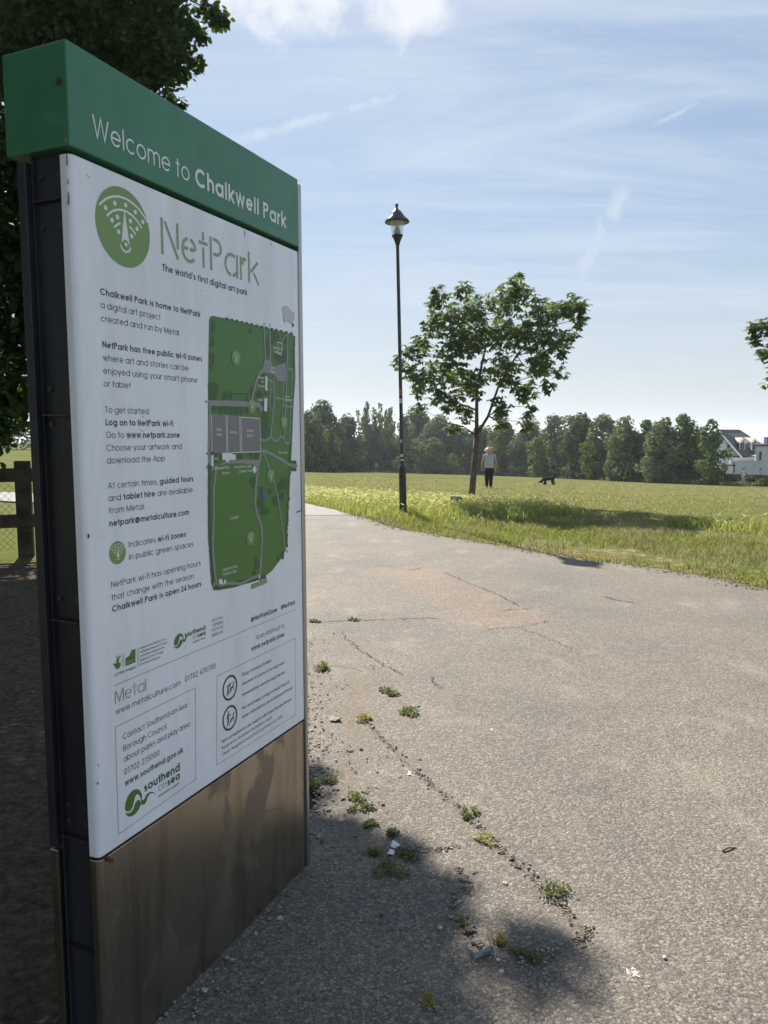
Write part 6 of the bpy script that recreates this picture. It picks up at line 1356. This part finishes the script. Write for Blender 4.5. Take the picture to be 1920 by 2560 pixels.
# brown garden fence
m_gf = noisy('garden_fence_boards', (0.060, 0.046, 0.034), (0.105, 0.082, 0.060), 3, .9, stretch=(6, 6, .4))
g0 = at(1690, 1180, 79.0); g1 = at(2010, 1191, 77.5); gl = np.linalg.norm(g1[:2]-g0[:2]); gz = min(float(hz(*g0[:2])), float(hz(*g1[:2])))
gf = empty('garden_fence', (g0[0], g0[1], gz), math.atan2(g1[1]-g0[1], g1[0]-g0[0])); tag(gf, 'brown boarded garden fence running behind the bushes and the standing man', 'fence')
npan = 9
for i in range(npan):
    xa_, xb_ = gl*i/npan+.05, gl*(i+1)/npan-.05; zt0 = g0[2]+(g1[2]-g0[2])*(i+.5)/npan-gz
    mb = MB(); mb.box((xa_, -.02, -.3), (xb_, .02, zt0-.04)); mb.box((xa_, -.035, zt0-.04), (xb_, .035, zt0)); mb.build('panel', m_gf, gf)
for i in range(npan+1):
    x = gl*i/npan; zt0 = g0[2]+(g1[2]-g0[2])*i/npan-gz
    mb = MB(); mb.box((x-.05, -.05, -.3), (x+.05, .05, zt0+.06)); mb.build('post', m_gf, gf)

# ================================================================== weeds, stones and litter on the path
W_G = leafmat('weed_leaf', [(0.06, 0.095, 0.03), (0.10, 0.14, 0.045), (0.20, 0.215, 0.095), (0.08, 0.11, 0.03)], .3, .55, .3)
W_D = leafmat('weed_dry', [(0.30, 0.27, 0.11), (0.40, 0.35, 0.18), (0.20, 0.22, 0.07)], .4, .6, .2)
def weed(px, py, rpx, label, m=None, tall=1.0, ex=1.0):
    g = gpt(px, py); r_ = rpx*g[1]/1923.0*0.82; ex = ex*(.7+.8*rng.random()); root = empty('weed', (g[0], g[1], g[2]+.004)); n = int(90+4200*r_)
    nc_ = int(3+rng.integers(4)); cx_ = rng.normal(0, .52*r_*ex, nc_); cy_ = rng.normal(0, .75*r_, nc_); wr = r_*(.28+.5*rng.random(nc_)); pick = rng.choice(nc_, n, p=wr**1.5/(wr**1.5).sum())
    q = rng.random(n)**.6*wr[pick]; th = rng.random(n)*6.283; P = np.stack([cx_[pick]+q*np.cos(th)*ex, cy_[pick]+q*np.sin(th)*1.2, .002+.010*rng.random(n)*tall], -1)
    D = np.stack([np.cos(th)+rng.normal(0, .5, n), np.sin(th)+rng.normal(0, .5, n), .10+.55*rng.random(n)*tall], -1)
    V, F = leaf_mesh(P, D, np.stack([rng.normal(0, .3, n), rng.normal(0, .3, n), np.ones(n)], -1), (.0055+.009*rng.random(n))*min(1.5, g[1]/2.6), T_SIMPLE)
    nb_ = int(18+500*r_); th = rng.random(nb_)*6.283; q = rng.random(nb_)*r_*.8
    p2 = rng.integers(nc_, size=nb_); V2, F2, _, _ = blades(np.stack([cx_[p2]+q*.6*np.cos(th)*ex, cy_[p2]+q*.6*np.sin(th)*1.3, np.zeros(nb_)], -1), (.012+.022*rng.random(nb_))*tall, np.full(nb_, .0028), 1.2)
    link('leaves', arr_mesh('leaves', V, F), m or W_G, root); link('stalks', arr_mesh('stalks', V2, F2), W_D if (m or rng.random() < .4) else W_G, root)
    tag(root, label, 'weed', 'weeds growing in the cracks of the path'); return root
for a_ in ((982, 1735, 22, 'small round green weed, upper of the two farthest clumps on the open asphalt'), (1026, 1789, 26, 'bright green weed just below the small round one in the middle of the path'),
    (1171, 2042, 24, 'compact green weed at the bend of the long dirt crack'), (1213, 2106, 20, 'pale dry weed on the long crack just below the compact green one', W_D), (1386, 2240, 34, 'tall two-stemmed weed near the corner of the long crack', None, 1.9),
    (1315, 2396, 36, 'broad green weed beside the torn grey strip'), (1246, 2362, 22, 'dry straw-coloured weed inside the hole by the torn grey strip', W_D, 1.4), (962, 2172, 40, 'largest sprawling weed just below the white litter'),
    (1012, 2143, 26, 'leafy weed right of the white litter'), (940, 2138, 15, 'small tuft left of the white litter'), (980, 2090, 17, 'weed on the soil just above the white litter'), (930, 2066, 16, 'weed in the bare soil close to the sign shadow'),
    (908, 2018, 20, 'weed halfway along the soil strip right of the sign'), (886, 2000, 15, 'upright weed at the edge of the dark patch of shade right of the sign', None, 1.5), (806, 1672, 26, 'scruffy weed with a long dry stalk right beside the sign', None, 1.6), (818, 1955, 18, 'weed in sunlit soil close to the sign edge'),
    (786, 1966, 14, 'weed touching the right edge of the sign'), (912, 1800, 14, 'yellowish weed in the soil beside the long crack', W_D), (1072, 2505, 24, 'dim weed in the shade near the bottom of the picture', W_D), (1158, 2312, 9, 'tiny moss tuft above the brown stone'), (790, 1555, 9, 'moss tuft in the straight crack nearest the sign', None, .6, 2.2), (880, 1551, 9, 'moss tuft midway along the straight crack', None, .6, 2.2)):
    weed(*a_)
def stone(px, py, rpx, label, m, flat=.6, name='stone', cat='stone', group='loose stones on the path'):
    g = gpt(px, py); r_ = 0.72*rpx*g[1]/1923.0; bm = bmesh.new(); bmesh.ops.create_icosphere(bm, subdivisions=2, radius=r_)
    s3 = (1+.3*rng.random(), .8+.3*rng.random(), flat)
    for v in bm.verts: v.co = Vector((v.co.x*s3[0], v.co.y*s3[1], v.co.z*s3[2]))*(1+.16*rng.normal())
    me = bpy.data.meshes.new(name); bm.to_mesh(me); bm.free()
    o = link(name, me, m, None, (g[0], g[1], g[2]+r_*flat*.75+.003), rng.random()*6, smooth=False); return tag(o, label, cat, group)
S_B = noisy('stone_brown', (0.07, 0.05, 0.04), (0.13, 0.10, 0.08), 60, .9); S_P = noisy('stone_pale', (0.40, 0.36, 0.30), (0.55, 0.52, 0.46), 60, .8); S_W = noisy('stone_white', (0.42, 0.42, 0.42), (0.60, 0.59, 0.57), 60, .8)
for a_ in ((1170, 2332, 16, 'dark brown lump of stone beside the torn grey strip', S_B), (1100, 2324, 9, 'pale pebble left of the dark brown lump', S_P), (1263, 2212, 9, 'pale pebble in the middle of the paved slab left of the long crack', S_P), (1246, 2403, 7, 'grey pebble just below the torn grey strip', S_W), (1254, 2432, 8, 'white pebble on the soil below the torn grey strip', S_W),
    (1662, 2398, 9, 'yellowish pebble alone on the open asphalt right of the pale flat leaf', S_P), (1281, 2148, 9, 'dark pebble lying in the long crack', S_B), (955, 2292, 9, 'small black stone on the sunlit asphalt near the sign shadow', S_B), (806, 2108, 8, 'dark pebble in the shade close to the sign', S_B), (851, 2054, 10, 'white broken pebble in the shade right of the sign', S_W), (700, 2300, 10, 'pale pebble in the shade below the sign', S_P), (512, 2480, 11, 'cream pebble at the foot of the sign panel', S_P), (640, 2338, 8, 'yellow pebble at the foot of the sign panel', S_P), (715, 2245, 8, 'grey pebble beside the bottom corner of the sign', S_B),
    (95, 2250, 14, 'round pale stone on the dark earth left of the sign', S_P), (28, 2340, 12, 'flat pale stone on the dark earth at the left edge', S_P), (1031, 1772, 7, 'small black stone beside the bright green weed', S_B)): stone(*a_)
def scrap(name, px, py, pts, label, m, cat, lift=.006, curl=.006):
    g = gpt(px, py); k = g[1]/1923.0; mb = MB(); P = [(x*k, -y*k*3.0, lift+curl*math.sin(i*1.9)) for i, (x, y) in enumerate(pts)]
    mb.prism(P, (0, 0, .0012)); return tag(mb.build(name, m, None, tuple(g)), label, cat)
m_pap = mat('litter_white', (0.72, 0.71, 0.70), .7); m_leaf = noisy('dead_leaf', (0.42, 0.38, 0.31), (0.58, 0.54, 0.46), 60, .8); m_plas = mat('torn_plastic', (0.30, 0.32, 0.36), .35); m_twig = noisy('twig_wood', (0.20, 0.15, 0.10), (0.36, 0.29, 0.20), 50, .9)
scrap('paper_scrap', 988, 2120, ((-13, 2), (-6, -4), (6, -6), (16, 0), (10, 5), (-2, 6)), 'white paper scrap among the weeds right of the sign, the larger of two', m_pap, 'litter', .012, .010)
scrap('paper_scrap', 978, 2136, ((-12, 3), (-2, -3), (11, -5), (6, 3), (-6, 5)), 'white paper scrap just below the larger one', m_pap, 'litter', .008, .006)
scrap('dead_leaf', 1582, 2434, ((-18, 2), (-14, -5), (-4, -4), (4, -8), (10, -3), (18, -1), (12, 3), (14, 8), (2, 5), (-8, 7)), 'pale flat dead leaf on the asphalt near the bottom', m_leaf, 'leaf', .004, .002)
scrap('dead_leaf', 1230, 1828, ((-6, 2), (-1, -4), (6, 0), (3, 3)), 'tiny pale leaf fragment alone in the middle of the path', m_leaf, 'leaf', .005, .003)
scrap('dead_leaf', 1026, 1937, ((-9, 3), (-4, -3), (8, -4), (5, 2), (-2, 5)), 'pale curled leaf lying beside the long crack', m_leaf, 'leaf', .006, .005)
scrap('dead_leaf', 838, 1802, ((-16, 3), (-12, -4), (2, -6), (14, -1), (16, 2), (2, 5)), 'crumpled grey-green leaf on the asphalt near the sign', noisy('grey_leaf', (0.16, 0.20, 0.15), (0.36, 0.40, 0.34), 80, .8), 'leaf', .012, .012)
def twig(name, P, r_, label, cat, m):
    P = [gpt(*p) for p in P]; c = P[0]; mb = MB(); mb.tube([p-c+[0, 0, r_+.004+.004*math.sin(i*2)] for i, p in enumerate(P)], np.linspace(r_, r_*.6, len(P)), 6); return tag(mb.build(name, m, None, tuple(c), smooth=True), label, cat)
twig('twig', [(1805, 2132), (1820, 2127), (1838, 2122)], .0045, 'short straight twig on the open asphalt at the right', 'twig', m_twig)
twig('dry_stalk', [(815, 1664), (850, 1668), (885, 1672), (906, 1681)], .002, 'long pale dry stalk lying across the path from the scruffy weed', 'stalk', m_leaf)
twig('twig', [(926, 1661), (933, 1668), (934, 1674)], .003, 'small bent dark twig near the scruffy weed beside the sign', 'twig', m_twig)
twig('twig', [(869, 2032), (885, 2022), (895, 2010)], .005, 'brown twig leaning on soil at the edge of the shade', 'twig', m_twig)
twig('twig', [(1182, 2190), (1196, 2180)], .003, 'short pale twig on the slab left of the long crack', 'twig', m_twig)
st_ = [gpt(*p) for p in ((1163, 2372), (1172, 2390), (1186, 2401), (1205, 2394), (1226, 2382), (1228, 2370), (1219, 2353))]; c_ = st_[0]; mb = MB()
for a_, b_ in zip(st_[:-1], st_[1:]): mb.prism([a_-c_, b_-c_, b_-c_+[0, 0, .020], a_-c_+[0, 0, .020]], (0.0, .002, 0))
tag(mb.build('torn_strip', m_plas, None, (c_[0], c_[1], c_[2]+.004)), 'torn curved grey plastic strip sticking up from the broken asphalt', 'litter')
# loose grit and bark chips nobody could count
def chips(n, fx_, size, name, m, label, cat, flat=.35):
    x, y = fx_(n); n = len(x); s_ = size*(0.4+rng.random(n)**2*1.6)[:, None, None]
    T8 = np.array([(1, 0, 0), (-.9, .1, 0), (.1, .7, 0), (0, -.6, 0), (.05, .05, .8), (0, 0, -.5)]); Q = T8[None]*(1+.35*rng.normal(size=(n, 6, 1))); th = rng.random(n)*6.283; c_, s2 = np.cos(th), np.sin(th)
    X = Q[..., 0]*c_[:, None]-Q[..., 1]*s2[:, None]; Y = Q[..., 0]*s2[:, None]+Q[..., 1]*c_[:, None]; V = np.stack([X, Y, Q[..., 2]*flat*1.6], -1)*s_; V[..., 0] += x[:, None]; V[..., 1] += y[:, None]; V[..., 2] += (hz(x, y)+.008)[:, None]
    F = np.array([(0, 2, 4), (2, 1, 4), (1, 3, 4), (3, 0, 4), (2, 0, 5), (1, 2, 5), (3, 1, 5), (0, 3, 5)]); Fa_ = (np.arange(n)[:, None, None]*6+F[None]).reshape(-1, 3)
    tag(link(name, arr_mesh(name, V.reshape(-1, 3), Fa_), m), label, cat, kind='stuff')
def on_soil(n):
    y = 1.5+4.5*rng.random(n)**1.2; x = xl(y)+.02+rng.exponential(.10, n)-.05; return x, y
G_GRIT = noisy('grit', (0.13, 0.11, 0.09), (0.42, 0.38, 0.32), 30, .9)
chips(2600, on_soil, .0065, 'gravel', G_GRIT, 'loose grit and small stones along the broken edge of the asphalt by the sign', 'gravel')
def on_cracks(n):
    X = []; Y = []
    for pts, w in CRACKS[3:6]:
        P = np.array([gpt(*p)[:2] for p in pts])
        for a_, b_ in zip(P[:-1], P[1:]):
            m_ = int(26+150*np.linalg.norm(b_-a_)); u = rng.random(m_); X.append(a_[0]+(b_[0]-a_[0])*u+rng.normal(0, .012, m_)); Y.append(a_[1]+(b_[1]-a_[1])*u+rng.normal(0, .014, m_))
    return np.concatenate(X), np.concatenate(Y)
chips(1, on_cracks, .0055, 'crack_grit', G_GRIT, 'crumbled grit lying in the long cracks of the path', 'gravel')
def on_earth(n):
    y = 1.4+8.5*rng.random(n)**1.6; x = -.62*y-.3+(xl(y)+.62*y+.3)*rng.random(n); return x, y
chips(5200, on_earth, .013, 'bark_chips', noisy('bark_chip', (0.06, 0.045, 0.032), (0.26, 0.20, 0.14), 12, .9), 'bark chips, twigs and dead leaves strewn over the dark earth left of the sign', 'bark chips', .2)
def on_edge(n):
    y = 7.0+8.5*rng.random(n)**1.4; return xr(y)+rng.normal(.0, .10, n)-.02, y
chips(2400, on_edge, .010, 'verge_litter', noisy('verge_bits', (0.10, 0.08, 0.05), (0.36, 0.30, 0.20), 14, .9), 'dead grass, soil crumbs and bits lying along the right-hand edge of the path', 'litter', .3)

# ================================================================== thin summer haze
m_haze = bpy.data.materials.new('haze_air'); m_haze.use_nodes = True; ht = m_haze.node_tree
ht.nodes.remove(ht.nodes['Principled BSDF']); hv = ht.nodes.new('ShaderNodeVolumePrincipled')
hv.inputs['Color'].default_value = (0.86, 0.92, 1.0, 1); hv.inputs['Density'].default_value = 0.00034; hv.inputs['Anisotropy'].default_value = 0.35
ht.links.new(hv.outputs[0], ht.nodes['Material Output'].inputs['Volume'])
mb = MB(); mb.box((-62000, -60, -38), (62000, 60000, 47)); hz_o = mb.build('haze', m_haze); tag(hz_o, kind='stuff')
hz_o.display_type = 'WIRE'
